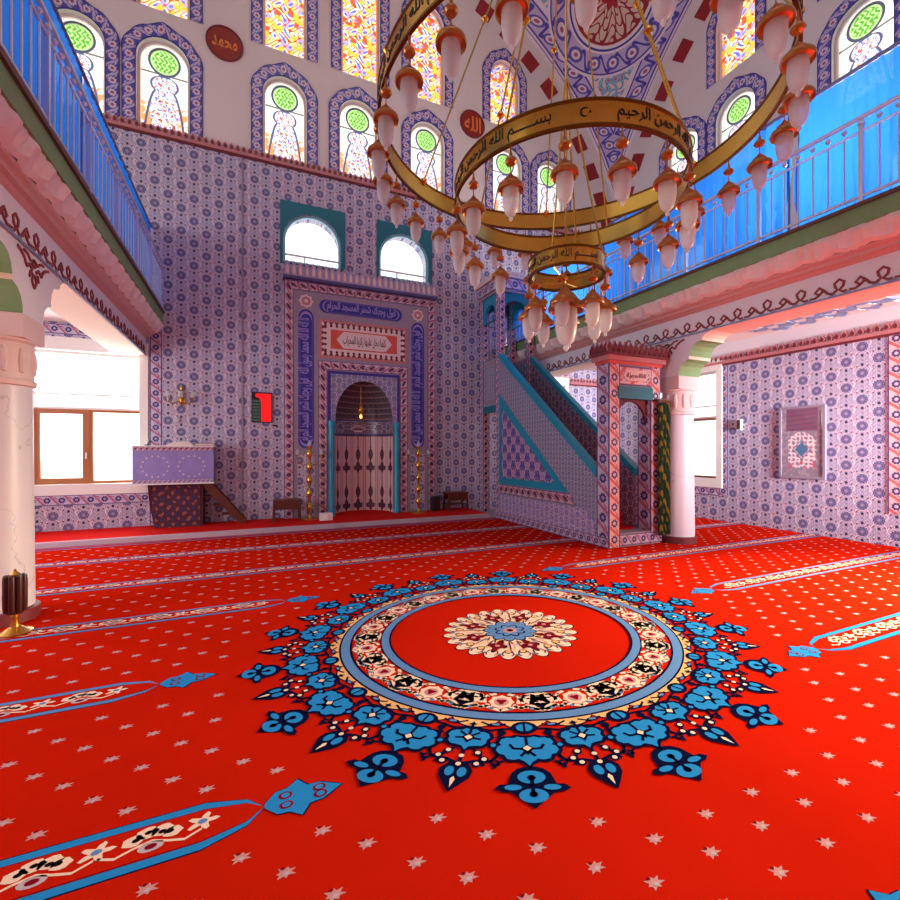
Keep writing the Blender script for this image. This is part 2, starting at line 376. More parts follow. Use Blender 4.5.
    def text(s, body, size, depth, M4, mi=0, align='CENTER', sx=1.0, off=0.0, width=None):
        cu = bpy.data.curves.new('t', 'FONT'); cu.body = body; cu.size = size; cu.extrude = depth / 2; cu.align_x = align; cu.align_y = 'CENTER'
        cu.resolution_u = 2; cu.offset = off
        o = bpy.data.objects.new('t', cu); COL.objects.link(o); bpy.context.view_layer.update()
        me = bpy.data.meshes.new_from_object(o.evaluated_get(bpy.context.evaluated_depsgraph_get()))
        vs = [(v.co.x * sx, v.co.y, v.co.z) for v in me.vertices]
        if width and vs:
            a = min(v[0] for v in vs); b = max(v[0] for v in vs); ya = min(v[1] for v in vs); yb = max(v[1] for v in vs)
            vs = [((x - (a + b) / 2) * width / (b - a), y - (ya + yb) / 2, z) for x, y, z in vs]
        fs = [list(p.vertices) for p in me.polygons]
        bpy.data.objects.remove(o); bpy.data.curves.remove(cu); bpy.data.meshes.remove(me)
        return s.add([M4(Vector(v)) if callable(M4) else M4 @ Vector(v) for v in vs], fs, mi)
    def build(s, name, mats, parent=None, loc=(0, 0, 0), smooth=False, rot=None, **props):
        me = bpy.data.meshes.new(name); me.from_pydata(s.v, [], s.f)
        for mm in (mats if isinstance(mats, (list, tuple)) else [mats]): me.materials.append(mm)
        me.polygons.foreach_set('material_index', s.m)
        if s.uv:
            ul = me.uv_layers.new(name='UVMap')
            for fi, uv in s.uv.items():
                for k, li in enumerate(me.polygons[fi].loop_indices):
                    if k < len(uv): ul.data[li].uv = uv[k]
        if smooth:
            me.shade_smooth()
            try: me.set_sharp_from_angle(angle=math.radians(40))
            except Exception: pass
        me.update()
        o = bpy.data.objects.new(name, me); COL.objects.link(o); o.location = loc
        if rot: o.rotation_euler = rot
        if parent: o.parent = parent
        for k, v in props.items(): o[k] = v
        return o
def thing(name, label, cat, loc=(0, 0, 0), rz=0, group=None):
    o = bpy.data.objects.new(name, None); COL.objects.link(o); o.location = loc; o.rotation_euler = (0, 0, rz)
    o.empty_display_size = 0.1; o['label'] = label; o['category'] = cat
    if group: o['group'] = group
    return o
def tag(o, label, cat, group=None):
    o['label'] = label; o['category'] = cat
    if group: o['group'] = group
    return o
def dup(o, parent=None):
    c = o.copy(); COL.objects.link(c)
    if parent: c.parent = parent
    for ch in list(o.children): dup(ch, c)
    return c
MXZ = lambda y: Matrix(((1, 0, 0, 0), (0, 0, 1, y), (0, 1, 0, 0), (0, 0, 0, 1)))       # (x,y,z)->(x, y0+z, y)
MYZ = lambda x: Matrix(((0, 0, 1, x), (1, 0, 0, 0), (0, 1, 0, 0), (0, 0, 0, 1)))       # (x,y,z)->(x0+z, x, y)
def rect(x0, x1, z0, z1): return [(x0, z0), (x1, z0), (x1, z1), (x0, z1)]
def arch(cx, hw, z0, zs, n=16, rz=None, point=0):
    """arched opening outline, sill z0, springing zs"""
    rz = rz or hw
    pts = [(cx - hw, z0), (cx + hw, z0)]
    for i in range(n + 1):
        a = PI * i / n; pts.append((cx + hw * math.cos(a), zs + rz * math.sin(a) + point * max(0, 1 - abs(math.cos(a)) * 3)))
    return pts
# Arabic letters: isolated presentation code, joins-left flag
_AR = {'ا': (0xFE8D, 2), 'ب': (0xFE8F, 4), 'ت': (0xFE95, 4), 'ج': (0xFE9D, 4), 'ح': (0xFEA1, 4), 'خ': (0xFEA5, 4), 'د': (0xFEA9, 2), 'ر': (0xFEAD, 2), 'ز': (0xFEAF, 2),
       'س': (0xFEB1, 4), 'ش': (0xFEB5, 4), 'ط': (0xFEC1, 4), 'ع': (0xFEC9, 4), 'ف': (0xFED1, 4), 'ق': (0xFED5, 4), 'ك': (0xFED9, 4), 'ل': (0xFEDD, 4),
       'م': (0xFEE1, 4), 'ن': (0xFEE5, 4), 'ه': (0xFEE9, 4), 'و': (0xFEED, 2), 'ي': (0xFEF1, 4), 'ص': (0xFEB9, 4), 'ض': (0xFEBD, 4), 'ـ': (0x0640, 4)}
def arabic(t):
    out = []
    for i, ch in enumerate(t):
        if ch not in _AR: out.append(ch); continue
        code, n = _AR[ch]
        if ch == 'ـ': out.append(ch); continue
        prev = i > 0 and t[i - 1] in _AR and _AR[t[i - 1]][1] == 4
        nxt = i + 1 < len(t) and t[i + 1] in _AR and n == 4
        out.append(chr(code + (3 if prev and nxt else 1 if prev else 2 if nxt else 0)))
    return ''.join(out[::-1])
BASMALA = arabic('بســـــم الله الرحمن الرحيم')
# ================================================================ STRUCTURE
CX, CY = 2.35, 2.73          # centre line of the hall, centre of the dome bay
QY = 10.68                   # face of the qibla wall
XL, XR = -5.6, 10.3          # upper side walls
YB = -3.2                    # rear limit of what is built
def struct(mb, name, mats, parent=None, **k):
    o = mb.build(name, mats, parent, **k)
    o['kind'] = 'structure'; return o
struct(MB().box(XL - 0.3, XR + 0.3, YB, QY + 1.2, -0.2, -0.012), 'floor', M['mauve'])
# lower qibla wall with openings
holes = [rect(-3.74, -1.98, 0.93, 3.5), rect(6.68, 8.44, 0.93, 3.5), rect(1.72, 3.24, 0.0, 3.3),
         arch(1.31, 0.64, 5.80, 6.32), arch(3.50, 0.64, 5.80, 6.32)]
holes[2][0] = (1.72, 0.02); holes[2][1] = (3.24, 0.02)
mb = MB().curve2d([rect(XL - 0.3, XR + 0.3, -0.012, 8.03)] + holes, 0.4, MXZ(QY))
struct(mb, 'wall_front', M['tile_x'])
# upper walls with arched openings
LOW = [-5.05, -3.72, -1.6, 0.72, 2.35, 4.13, 6.48, 7.97][1:]
LOWX = [-3.03, -1.6, 0.72, 2.37, 4.13, 6.48, 7.93]
UPX = [(-1.6, 12.3), (0.72, 12.95), (2.42, 13.6), (4.13, 12.95), (6.40, 12.3)]
RLY = [2.73 - 1.75, 2.73, 2.73 + 1.77, 6.87, 8.28]
RUY = [(2.73 - 1.75, 12.95), (2.73, 13.6), (4.50, 12.95), (6.87, 12.3)]
HW = 0.465
def upper_holes(low, up):
    return [arch(c, HW, 8.12, 9.46) for c in low] + [arch(c, HW, 10.48, top - 0.6, rz=0.6) for c, top in up]
mb = MB().curve2d([rect(XL - 0.3, XR + 0.3, 8.03, 15.6)] + upper_holes(LOWX, UPX), 0.35, MXZ(QY))
struct(mb, 'wall_front_upper', M['plaster'])
GW = [rect(2.0, 4.2, 5.1, 6.9), rect(7.6, 9.6, 5.1, 6.9)]
mb = MB().curve2d([rect(YB, QY, 4.0, 15.6)] + upper_holes(RLY, RUY) + GW, 0.35, MYZ(XR))
struct(mb, 'wall_right_upper', M['plaster'])
mb = MB().curve2d([rect(YB, QY, 4.0, 15.6)] + upper_holes(RLY, RUY) + GW, 0.35, MYZ(XL - 0.35))
struct(mb, 'wall_left_upper', M['plaster'])
# aisle walls
mb = MB().curve2d([rect(YB, QY, -0.012, 3.60), rect(6.9, 9.05, 0.92, 3.45), rect(0.75, 3.45, 0.92, 3.45)], 0.3, MYZ(9.75))
struct(mb, 'wall_right', M['tile_y'])
struct(MB().box(9.76, 10.02, YB, QY, 3.60, 4.0), 'wall_right_top', M['white'])
mb = MB().curve2d([rect(YB, QY, -0.012, 4.0), rect(6.9, 9.05, 0.92, 3.45), rect(3.5, 5.9, 0.92, 3.45)], 0.3, MYZ(-5.35))
struct(mb, 'wall_left', M['tile_y'])
# merlon-like tulip crests along the tops of the tiles
def crest(name, p0, d, n, step, h, mats, parent=None, face=(0, -1, 0), depth=0.03, base=0.06, tag_it=True, pos=None):
    """row of pointed tulips over a moulded band; p0 start, d unit direction, face outward"""
    mb = MB(); p0 = Vector(p0); d = Vector(d); f = Vector(face); L = n * step
    def sl(poly, a, b, mi):
        vs = [p0 + d * x + Vector((0, 0, z)) + f * a for x, z in poly] + [p0 + d * x + Vector((0, 0, z)) + f * b for x, z in poly]
        k = len(poly); mb.add(vs, [list(range(k)), list(range(2 * k - 1, k - 1, -1))] + [(i, (i + 1) % k, k + (i + 1) % k, k + i) for i in range(k)], mi)
    sl([(0, -base), (L, -base), (L, 0), (0, 0)], 0, depth * 1.6, 1)
    sl([(0, -base * 1.7), (L, -base * 1.7), (L, -base), (0, -base)], 0, depth * 1.0, 2)
    for i in range(n):
        x = (i + 0.5) * step; w = step * 0.36
        q = lambda g, m: [(x - w * .5 * g, m), (x + w * .5 * g, m), (x + w * g, m + h * .35 * g), (x + w * .8 * g, m + h * .6 * g), (x + w * .2 * g, m + h * .85 * g), (x, m + h * g), (x - w * .2 * g, m + h * .85 * g), (x - w * .8 * g, m + h * .6 * g), (x - w * g, m + h * .35 * g)]
        sl(q(1.15, 0), 0, depth, 1); sl(q(0.72, 0.015), depth, depth * 1.2, 0)
    return mb
c = [M['tulip'], M['tulipbg'], M['maroon']]
struct(crest('t', (XL, QY, 8.0), (1, 0, 0), 132, (XR - XL) / 132, 0.13, c), 'trim_1', c)
struct(crest('t', (9.75, YB, 3.60), (0, 1, 0), 120, (QY - YB) / 120, 0.12, c, face=(-1, 0, 0)), 'trim_2', c)
struct(crest('t', (8.6, QY, 3.60), (1, 0, 0), 10, 0.115, 0.12, c), 'trim_3', c)
# patterned borders set in the tiling
def border(name, A, B, mat_, back=(0, 0.012, 0), **k): return struct(MB().strip(A, B, back), name, mat_)
y = QY - 0.012
border('trim_4', [(-1.83, y, 0.1), (-1.83, y, 4.0)], [(-1.63, y, 0.1), (-1.63, y, 4.0)], M['b_blue'])
border('trim_5', [(-5.3, y, 0.56), (-1.85, y, 0.56)], [(-5.3, y, 0.75), (-1.85, y, 0.75)], M['b_blue'])
border('trim_6', [(-5.3, y, 3.78), (-1.85, y, 3.78)], [(-5.3, y, 3.96), (-1.85, y, 3.96)], M['b_blue'])
border('trim_7', [(6.5, y, 3.72), (8.6, y, 3.72)], [(6.5, y, 3.9), (8.6, y, 3.9)], M['b_pink'])
x = 9.738
border('trim_8', [(x, 6.86, 0.56), (x, 6.86, 3.6)], [(x, 6.66, 0.56), (x, 6.66, 3.6)], M['b_blue'], (0.012, 0, 0))
border('trim_9', [(x, 10.6, 0.56), (x, 6.87, 0.56)], [(x, 10.6, 0.76), (x, 6.87, 0.76)], M['b_blue'], (0.012, 0, 0))
border('trim_10', [(x, 3.9, 0.54), (x, 3.9, 3.66)], [(x, 3.68, 0.54), (x, 3.68, 3.66)], M['b_pink'], (0.012, 0, 0))
struct(MB().box(-0.17, -0.13, QY - 0.02, QY - 0.001, 0.09, 7.9), 'trim_13', M['mauve'])
# pendentives of the dome
PR = 11.67; PZ = 6.15
def pendentive_material():
    m = mat('painted_pendentive', rough=0.75); nt, x, y, z, p = coords(m)
    a = mx(ab(x), ab(y)); e = 7.95 - a                     # distance from the arches
    t = mn(ab(x), ab(y)) * 0 + at2(y, x) * 10              # runs round the rim
    zz = z
    # floral field: teal ground with pale and blue scrolls
    n = noise(nt, 4.2, 3)
    s1 = sn(x * 26 + 2 * sn(zz * 17)) * sn(zz * 22 + 2 * sn(y * 19))
    c = mixc(nt, s1 > 0.3, srgb(140, 184, 206), srgb(222, 208, 190))
    c = mixc(nt, between(s1, -0.1, 0.03), c, srgb(92, 110, 180))
    c = mixc(nt, s1 < -0.68, c, srgb(190, 110, 110))
    # purple rosette band along the arches
    ru = zz * 0.9 + (x - y) * 0
    per = 0.34
    q = fr(zz / per) - 0.5; v = (e - 0.285) / 0.14
    rr = hyp(q * 2.2, v)
    band = srgb(192, 174, 208)
    b = mixc(nt, ab(v - 0.7 * sn((zz / per) * 2 * PI)) < 0.25, band, srgb(74, 62, 158))
    b = mixc(nt, rr < 0.75, b, srgb(222, 206, 214)); b = mixc(nt, between(rr, 0.5, 0.75), b, srgb(92, 80, 170)); b = mixc(nt, rr < 0.25, b, srgb(160, 90, 120))
    c = mixc(nt, e < 0.55, c, srgb(224, 210, 218))
    c = mixc(nt, e < 0.44, c, b)
    c = mixc(nt, between(e, 0.43, 0.46), c, srgb(70, 62, 160))
    c = mixc(nt, e < 0.14, c, srgb(222, 206, 210))
    c = mixc(nt, between(e, 0.11, 0.14), c, srgb(70, 62, 160))
    c = mixc(nt, between(e, 0.06, 0.075), c, srgb(90, 84, 175))
    # roundel
    cx, cy, cz = ROUND
    r = sq((ab(x) - cx) * (ab(x) - cx) + (ab(y) - cy) * (ab(y) - cy) + (z - cz) * (z - cz))
    an = at2(z - cz, (ab(x) - ab(y)) * 0.7071)
    q = fr(an * 14 / (2 * PI)) - 0.5; v = (r - 1.36) / 0.2; rr = hyp(q * 2.4, v)
    b = mixc(nt, ab(v - 0.8 * sn(an * 14)) < 0.22, band, srgb(74, 62, 158)); b = mixc(nt, rr < 0.8, b, srgb(224, 208, 214)); b = mixc(nt, between(rr, 0.5, 0.8), b, srgb(92, 80, 170)); b = mixc(nt, rr < 0.22, b, srgb(160, 90, 120))
    c = mixc(nt, r < 1.66, c, srgb(226, 214, 220))
    c = mixc(nt, r < 1.60, c, srgb(78, 66, 160)); c = mixc(nt, r < 1.56, c, b)
    c = mixc(nt, r < 1.14, c, srgb(230, 216, 222)); c = mixc(nt, between(r, 1.04, 1.09), c, srgb(60, 60, 150))
    sc = ab(sn(r * 13 + 2.2 * cs(an * 8)) * sn(an * 8 + r * 3)) 
    rd = mixc(nt, sc < 0.24, srgb(214, 186, 170), srgb(150, 30, 40))
    rd = mixc(nt, r < 0.22 + 0.05 * cs(an * 6), rd, srgb(160, 30, 36))
    rd = mixc(nt, between(r, 0.9, 0.96), rd, srgb(150, 34, 44))
    c = mixc(nt, r < 0.97, c, rd)
    nt.links.new(c.k, p.inputs['Base Color']); return m
_rh = 9.02
ROUND = (_rh / math.sqrt(2), _rh / math.sqrt(2), math.sqrt(PR * PR - _rh * _rh))
M['pend'] = pendentive_material()
def pendentive(sx):
    mb = MB(); n, k = 48, 24; vs = []; fs = []
    for i in range(n + 1):
        ph = PI / 2 * i / n; c_, s_ = math.cos(ph), math.sin(ph); r1 = 7.95 / max(c_, s_)
        for j in range(k + 1):
            r = 7.95 + (r1 - 7.95) * j / k
            vs.append((sx * r * c_, r * s_, math.sqrt(max(0, PR * PR - r * r))))
    for i in range(n):
        for j in range(k): fs.append((i * (k + 1) + j, i * (k + 1) + j + 1, (i + 1) * (k + 1) + j + 1, (i + 1) * (k + 1) + j))
    return mb.add(vs, fs)
struct(pendentive(1), 'ceiling_pendentive_right', M['pend'], loc=(CX, CY, PZ), smooth=True)
struct(pendentive(-1), 'ceiling_pendentive_left', M['pend'], loc=(CX, CY, PZ), smooth=True)
# red voussoirs of the great arches
def voussoirs(plane):
    mb = MB()
    for k in range(-14, 15):
        a = math.radians(90 - (k + 0.0) * 6.05 - 1.0)
        if math.sin(a) < 0.28: continue
        pts = [(r * math.cos(a + da), r * math.sin(a + da) + PZ) for r, da in ((7.80, -0.028), (8.26, -0.028), (8.26, 0.028), (7.80, 0.028))]
        if plane == 'f':
            pts = [(min(CX + p[0], XR), p[1]) for p in pts]; mb.prism(pts, QY - 0.012, QY - 0.001, 'xz')
        else:
            pts = [(min(CY + p[0], QY), p[1]) for p in pts]; mb.prism(pts, XR - 0.012, XR - 0.001, 'yz')
    return mb
struct(voussoirs('f'), 'trim_11', M['red']); struct(voussoirs('r'), 'trim_12', M['red'])
# dome and rear wall close the hall
mb = MB().lathe([(7.98, 0.0), (7.98, 1.2), (7.6, 3.4), (6.6, 5.2), (5.0, 6.7), (2.6, 7.7), (0.01, 8.0)], seg=64)
struct(mb, 'ceiling_dome', M['plaster'], loc=(CX, CY, 14.68), smooth=True)
mb = MB().curve2d([rect(XL - 0.3, XR + 0.3, -0.012, 15.6)] + [rect(CX + k - 0.8, CX + k + 0.8, 1.0, 3.4) for k in (-6, 6)], 0.3, MXZ(YB - 0.3))
struct(mb, 'wall_rear', M['plaster'])
# ---------------------------------------------------------------- windows
WN = [0]
def next_window():
    WN[0] += 1; return 'window_%d' % WN[0]
def frame_pts(hw, z0, zs, rz, outer):
    """polyline from lower left up round to lower right; outer adds scallops and a peak"""
    P = [(-hw, z0), (-hw, (z0 + zs) / 2), (-hw, zs)]
    n = 24
    for i in range(1, n):
        a = PI - PI * i / n; s = 1.0
        if outer: s = 1 + 0.035 * abs(math.sin(a * 5))
        pk = 0.07 * max(0, 1 - abs(i - n / 2) / 3) if outer else 0
        P.append((hw * math.cos(a) * s, zs + rz * math.sin(a) * s + pk))
    return P + [(hw, zs), (hw, (z0 + zs) / 2), (hw, z0)]
_pane_cache = {}
def stained_window(c, plane, low=True, top=12.3):
    z0 = 8.12 if low else 10.48; zs = 9.46 if low else top - 0.6; rz = HW if low else 0.6
    loc = {'f': (c, QY, z0), 'r': (XR, c, z0), 'l': (XL, c, z0)}[plane]
    rot = {'f': 0, 'r': -PI / 2, 'l': PI / 2}[plane]
    nm = next_window(); key = (low, top)
    if key not in _pane_cache:
        A = frame_pts(HW, 0, zs - z0, rz, False); B = frame_pts(HW + 0.235, 0, zs - z0, rz + 0.225, True)
        fr_ = MB().strip([(a[0], -0.02, a[1]) for a in A], [(b[0], -0.02, b[1]) for b in B], (0, 0.019, 0), width=0.235)
        pane = MB().prism([(p[0] * 1.0, p[1]) for p in arch(0, HW - 0.035, 0.03, zs - z0, rz=rz - 0.035)], 0.13, 0.14)
        rim = MB().curve2d([arch(0, HW - 0.002, 0.0, zs - z0, rz=rz - 0.002), arch(0, HW - 0.05, 0.04, zs - z0, rz=rz - 0.05)], 0.05, MXZ(0.1))
        _pane_cache[key] = (fr_, pane, rim)
    fr_, pane, rim = _pane_cache[key]
    r = struct(fr_, nm, M['b_win'], loc=loc, rot=(0, 0, rot))
    g = pane.build('pane', M['stain_low' if low else 'stain_up'], r)
    rim.build('sash', M['plaster'], r)
for cx_ in LOWX: stained_window(cx_, 'f')
for cx_, tp in UPX: stained_window(cx_, 'f', False, tp)
for cy_ in RLY: stained_window(cy_, 'r')
for cy_, tp in RUY: stained_window(cy_, 'r', False, tp)
M['paleteal'] = mat('pale_teal_paint', srgb(150, 214, 220), 0.4)
# lunettes over the mihrab, with teal surrounds
for cx_ in (1.31, 3.50):
    w = MB().curve2d([rect(cx_ - 0.70, cx_ + 0.74, 5.78, 7.17), arch(cx_, 0.64, 5.80, 6.32)], 0.03, MXZ(QY - 0.031))
    w = struct(w, next_window(), M['tealdk'])
    MB().curve2d([arch(cx_, 0.639, 5.801, 6.32), arch(cx_, 0.585, 5.86, 6.32)], 0.06, MXZ(QY + 0.03)).build('frame', M['paleteal'], w)
    MB().box(cx_ - 0.6, cx_ + 0.6, QY + 0.06, QY + 0.09, 5.99, 6.03).box(cx_ - 0.18, cx_ - 0.15, QY + 0.06, QY + 0.09, 5.82, 6.0).build('glazing_bar', M['upvc'], w)
    MB().prism(arch(cx_, 0.60, 5.82, 6.32), QY + 0.1, QY + 0.11).build('pane', M['glass'], w)
# big windows of the aisles: oak lower casements, white upper lights
def aisle_window(w, h, loc, rz):
    nm = next_window()
    mb = MB().curve2d([rect(-w / 2 - 0.12, w / 2 + 0.12, -0.18, h + 0.22), rect(-w / 2 + 0.02, w / 2 - 0.02, 0.02, h - 0.02)], 0.05, MXZ(-0.035))
    mb.curve2d([rect(-w / 2 + 0.002, w / 2 - 0.002, 0.002, h - 0.002), rect(-w / 2 + 0.02, w / 2 - 0.02, 0.02, h - 0.02)], 0.2, MXZ(0.0))
    r = struct(mb, nm, M['upvc'], loc=loc, rot=(0, 0, rz)); w2 = w / 2 - 0.02; zt = h * 0.565
    MB().curve2d([rect(-w2, w2, zt, h - 0.02), rect(-w2 + 0.05, w2 - 0.05, zt + 0.04, h - 0.07)], 0.06, MXZ(0.14)).box(-w2, w2, 0.15, 0.18, zt + 0.27, zt + 0.30).build('upper_frame', M['upvc'], r)
    s = MB().curve2d([rect(-w2, 0.02, 0.02, zt), rect(-w2 + 0.13, -0.09, 0.13, zt - 0.09)], 0.07, MXZ(0.13)).build('casement', M['oak'], r)
    MB().box(-0.045, -0.02, 0.10, 0.13, 0.5, 0.62).build('handle', M['upvc'], s)
    MB().curve2d([rect(0.021, w2, 0.02, zt), rect(0.07, w2 - 0.03, 0.07, zt - 0.05)], 0.06, MXZ(0.14)).build('fixed_frame', M['oak'], r)
    MB().box(-w2 + 0.02, w2 - 0.02, 0.165, 0.17, 0.05, h - 0.05).build('pane', M['glass'], r)
    return r
aisle_window(1.76, 2.57, (-2.86, QY, 0.93), 0)
aisle_window(1.76, 2.57, (7.56, QY, 0.93), 0)
aisle_window(2.15, 2.53, (9.75, 7.975, 0.92), -PI / 2)
aisle_window(2.70, 2.53, (9.75, 2.10, 0.92), -PI / 2)
# ---------------------------------------------------------------- galleries
def gal(s):
    X_ = lambda t: CX + s * t
    side = 'right' if s > 0 else 'left'; wall = 7.4 if s > 0 else 7.66
    y0, y1 = YB, QY
    struct(MB().box(min(X_(4.7), X_(wall)), max(X_(4.7), X_(wall)), y0, y1, 4.0, 4.3), 'ceiling_' + side, M['ceil'])
    # slab edge: brown cap, green band
    mb = MB()
    def bx(t0, t1, z0, z1, mi): mb.box(min(X_(t0), X_(t1)), max(X_(t0), X_(t1)), y0, y1, z0, z1, mi)
    bx(3.93, 4.7, 4.36, 4.40, 1); bx(3.96, 4.7, 4.16, 4.36, 0)
    struct(mb, 'trim_green_' + side, [M['green'], M['brown']])
    # acanthus cove
    mb = MB(); vs = []; fs = []; n = int((y1 - y0) / 0.05); prof = [(3.985, 4.16), (3.99, 4.10), (4.03, 4.05), (4.05, 4.0), (4.10, 3.965)]
    for i in range(n + 1):
        yy = y0 + (y1 - y0) * i / n; ph = yy / 0.34 * 2 * PI
        for j, (t, z) in enumerate(prof):
            b = (0.050 * max(0, math.sin(ph + j * 0.5)) + 0.018 * math.sin(ph * 3)) * (0.4, 1, 1, 0.9, 0.5)[j]
            vs.append((X_(t - b), yy, z - (0.03 * abs(math.sin(ph / 2)) if j >= 3 else 0)))
    k = len(prof)
    for i in range(n):
        for j in range(k - 1): fs.append((i * k + j, i * k + j + 1, (i + 1) * k + j + 1, (i + 1) * k + j))
    mb.add(vs, fs); struct(mb, 'trim_acanthus_' + side, M['blush'], smooth=True)
    # rose mouldings
    prof = [(4.10, 3.97), (4.09, 3.95), (4.10, 3.925), (4.14, 3.91), (4.15, 3.89), (4.15, 3.87), (4.20, 3.86), (4.22, 3.84), (4.25, 3.82), (4.6, 3.82), (4.6, 3.97)]
    struct(MB().prism([(X_(t), z) for t, z in prof], y0, y1, 'xz'), 'trim_rose_' + side, M['rose'])
    # beam with its painted scroll
    mb = MB(); bx = lambda t0, t1, z0, z1, mi: mb.box(min(X_(t0), X_(t1)), max(X_(t0), X_(t1)), y0, y1, z0, z1, mi)
    bx(4.25, 4.80, 3.49, 3.86, 0); bx(4.26, 4.79, 3.48, 3.49, 1); bx(4.3, 4.80, 3.86, 4.0, 0)
    struct(mb, 'wall_beam_' + side, [M['white'], M['peach']])
    mb = MB(); t0, t1 = 4.238, 4.249
    def plate(poly, mi=0): mb.prism(poly, X_(t0), X_(t1), 'yz', mi)
    mb.box(min(X_(t0), X_(t1)), max(X_(t0), X_(t1)), y0, y1, 3.485, 3.505, 1)
    P = 0.42; yy = 0.9
    def ribbon(pts, w, mi=0):
        L = []; R = []
        for i, p in enumerate(pts):
            a = Vector(pts[min(i + 1, len(pts) - 1)]) - Vector(pts[max(i - 1, 0)]); a.normalize(); nn = Vector((-a.y, a.x)) * w
            L.append((p[0] + nn.x, p[1] + nn.y)); R.append((p[0] - nn.x, p[1] - nn.y))
        for i in range(len(pts) - 1): plate([R[i], R[i + 1], L[i + 1], L[i]], mi)
    while yy < y1 - 0.3:
        for f in (0,):
            ribbon([(yy + 0.02, 3.535), (yy + 0.06, 3.53), (yy + 0.10, 3.56), (yy + 0.06, 3.60), (yy + 0.05, 3.65), (yy + 0.10, 3.69), (yy + 0.15, 3.65), (yy + 0.14, 3.60), (yy + 0.12, 3.57), (yy + 0.17, 3.53)], 0.014)
            ribbon([(yy + 0.17, 3.53), (yy + 0.22, 3.55), (yy + 0.26, 3.60), (yy + 0.31, 3.65), (yy + 0.36, 3.60), (yy + 0.31, 3.56), (yy + 0.27, 3.60)], 0.015)
            ribbon([(yy + 0.31, 3.56), (yy + 0.36, 3.53), (yy + 0.42, 3.535)], 0.013)
            plate([(yy + 0.13, 3.51), (yy + 0.21, 3.51), (yy + 0.17, 3.535)], 1); plate([(yy - 0.02, 3.51), (yy + 0.06, 3.51), (yy + 0.02, 3.53)], 1)
        yy += P
    struct(mb, 'trim_scroll_' + side, [M['scroll'], M['bluegrey']])
gal(1); gal(-1)
# plaster medallion on the right aisle ceiling
mb = MB()
for i in range(9):
    for j in range(3):
        r = 0.11 + 0.04 * ((i + j) % 2); n = 10; cx_, cy_ = 9.02 + j * 0.22, 3.75 + i * 0.235
        pts = [(cx_ + r * (1 + 0.25 * math.cos(5 * a)) * math.cos(a), cy_ + r * (1 + 0.25 * math.cos(5 * a)) * math.sin(a)) for a in [2 * PI * q / 20 for q in range(20)]]
        mb.prism(pts, 3.975 - 0.002 * ((i * 3 + j) % 5), 3.999, 'xy', (i + j) % 2)
struct(mb, 'trim_ceiling_medallion', [M['blush'], M['bluegrey']])
# arcade brackets over the columns
BR = [(0.0, 2.86), (0.22, 2.86), (0.225, 2.93), (0.26, 3.01), (0.33, 3.07), (0.42, 3.10), (0.42, 3.15), (0.44, 3.24), (0.49, 3.31), (0.57, 3.35), (0.66, 3.36), (0.66, 3.40), (0.72, 3.45), (0.82, 3.485)]
def bracket(s, cyl):
    X_ = lambda t: CX + s * t; side = 'right' if s > 0 else 'left'
    pr = [(cyl + a, z) for a, z in BR]; pl = [(cyl - a, z) for a, z in BR[1:]]
    poly = pl[::-1] + pr; n = len(poly)
    mb = MB().prism(poly, X_(4.26), X_(4.79), 'yz')
    k = len(BR)
    for i in range(n):
        fi = 2 + i; a = abs((poly[i][0] + poly[(i + 1) % n][0]) / 2 - cyl); z = (poly[i][1] + poly[(i + 1) % n][1]) / 2
        if i == n - 1: continue
        if 0.2 < a < 0.42 and z < 3.1 or 0.42 < a < 0.66 and z < 3.36: mb.m[fi] = 1
        elif z > 2.9: mb.m[fi] = 2
    struct(mb, 'wall_arch_' + side, [M['white'], M['green'], M['peach']])
    mb = MB()
    def R(pts, w):
        for i in range(len(pts) - 1):
            a = (Vector(pts[i + 1]) - Vector(pts[i])).normalized(); nn = Vector((-a.y, a.x)) * w
            q = [(pts[i][0] - nn.x, pts[i][1] - nn.y), (pts[i + 1][0] - nn.x, pts[i + 1][1] - nn.y), (pts[i + 1][0] + nn.x, pts[i + 1][1] + nn.y), (pts[i][0] + nn.x, pts[i][1] + nn.y)]
            mb.prism(q, X_(4.247), X_(4.259), 'yz', 0)
    for sg in (1, -1):
        T = lambda L: [(cyl + sg * a, z) for a, z in L]
        R(T([(0, 3.16), (0.05, 3.22), (0.02, 3.28), (0.08, 3.30), (0.10, 3.24)]), 0.012)
        R(T([(0.04, 3.32), (0.10, 3.36), (0.16, 3.32), (0.20, 3.38), (0.27, 3.42), (0.34, 3.44)]), 0.013)
        R(T([(0.0, 3.42), (0.08, 3.40), (0.14, 3.44), (0.22, 3.45)]), 0.011)
        R(T([(0.0, 3.36), (0.05, 3.39), (0.0, 3.43)]), 0.011)
    struct(mb, 'trim_bracket_' + side, M['scroll'])
bracket(1, 5.6); bracket(-1, 5.6)
# prayer step along the qibla wall, grey nosing
struct(MB().box(XL, 5.2, 9.45, QY, -0.01, 0.085, 0).box(XL, 1.62, 9.36, 9.45, -0.01, 0.087, 1).box(3.34, 5.2, 9.36, 9.45, -0.01, 0.087, 1).box(1.62, 3.34, 9.43, 9.45, -0.01, 0.087, 1), 'floor_step', [M['redcarpet'], CM[8]])

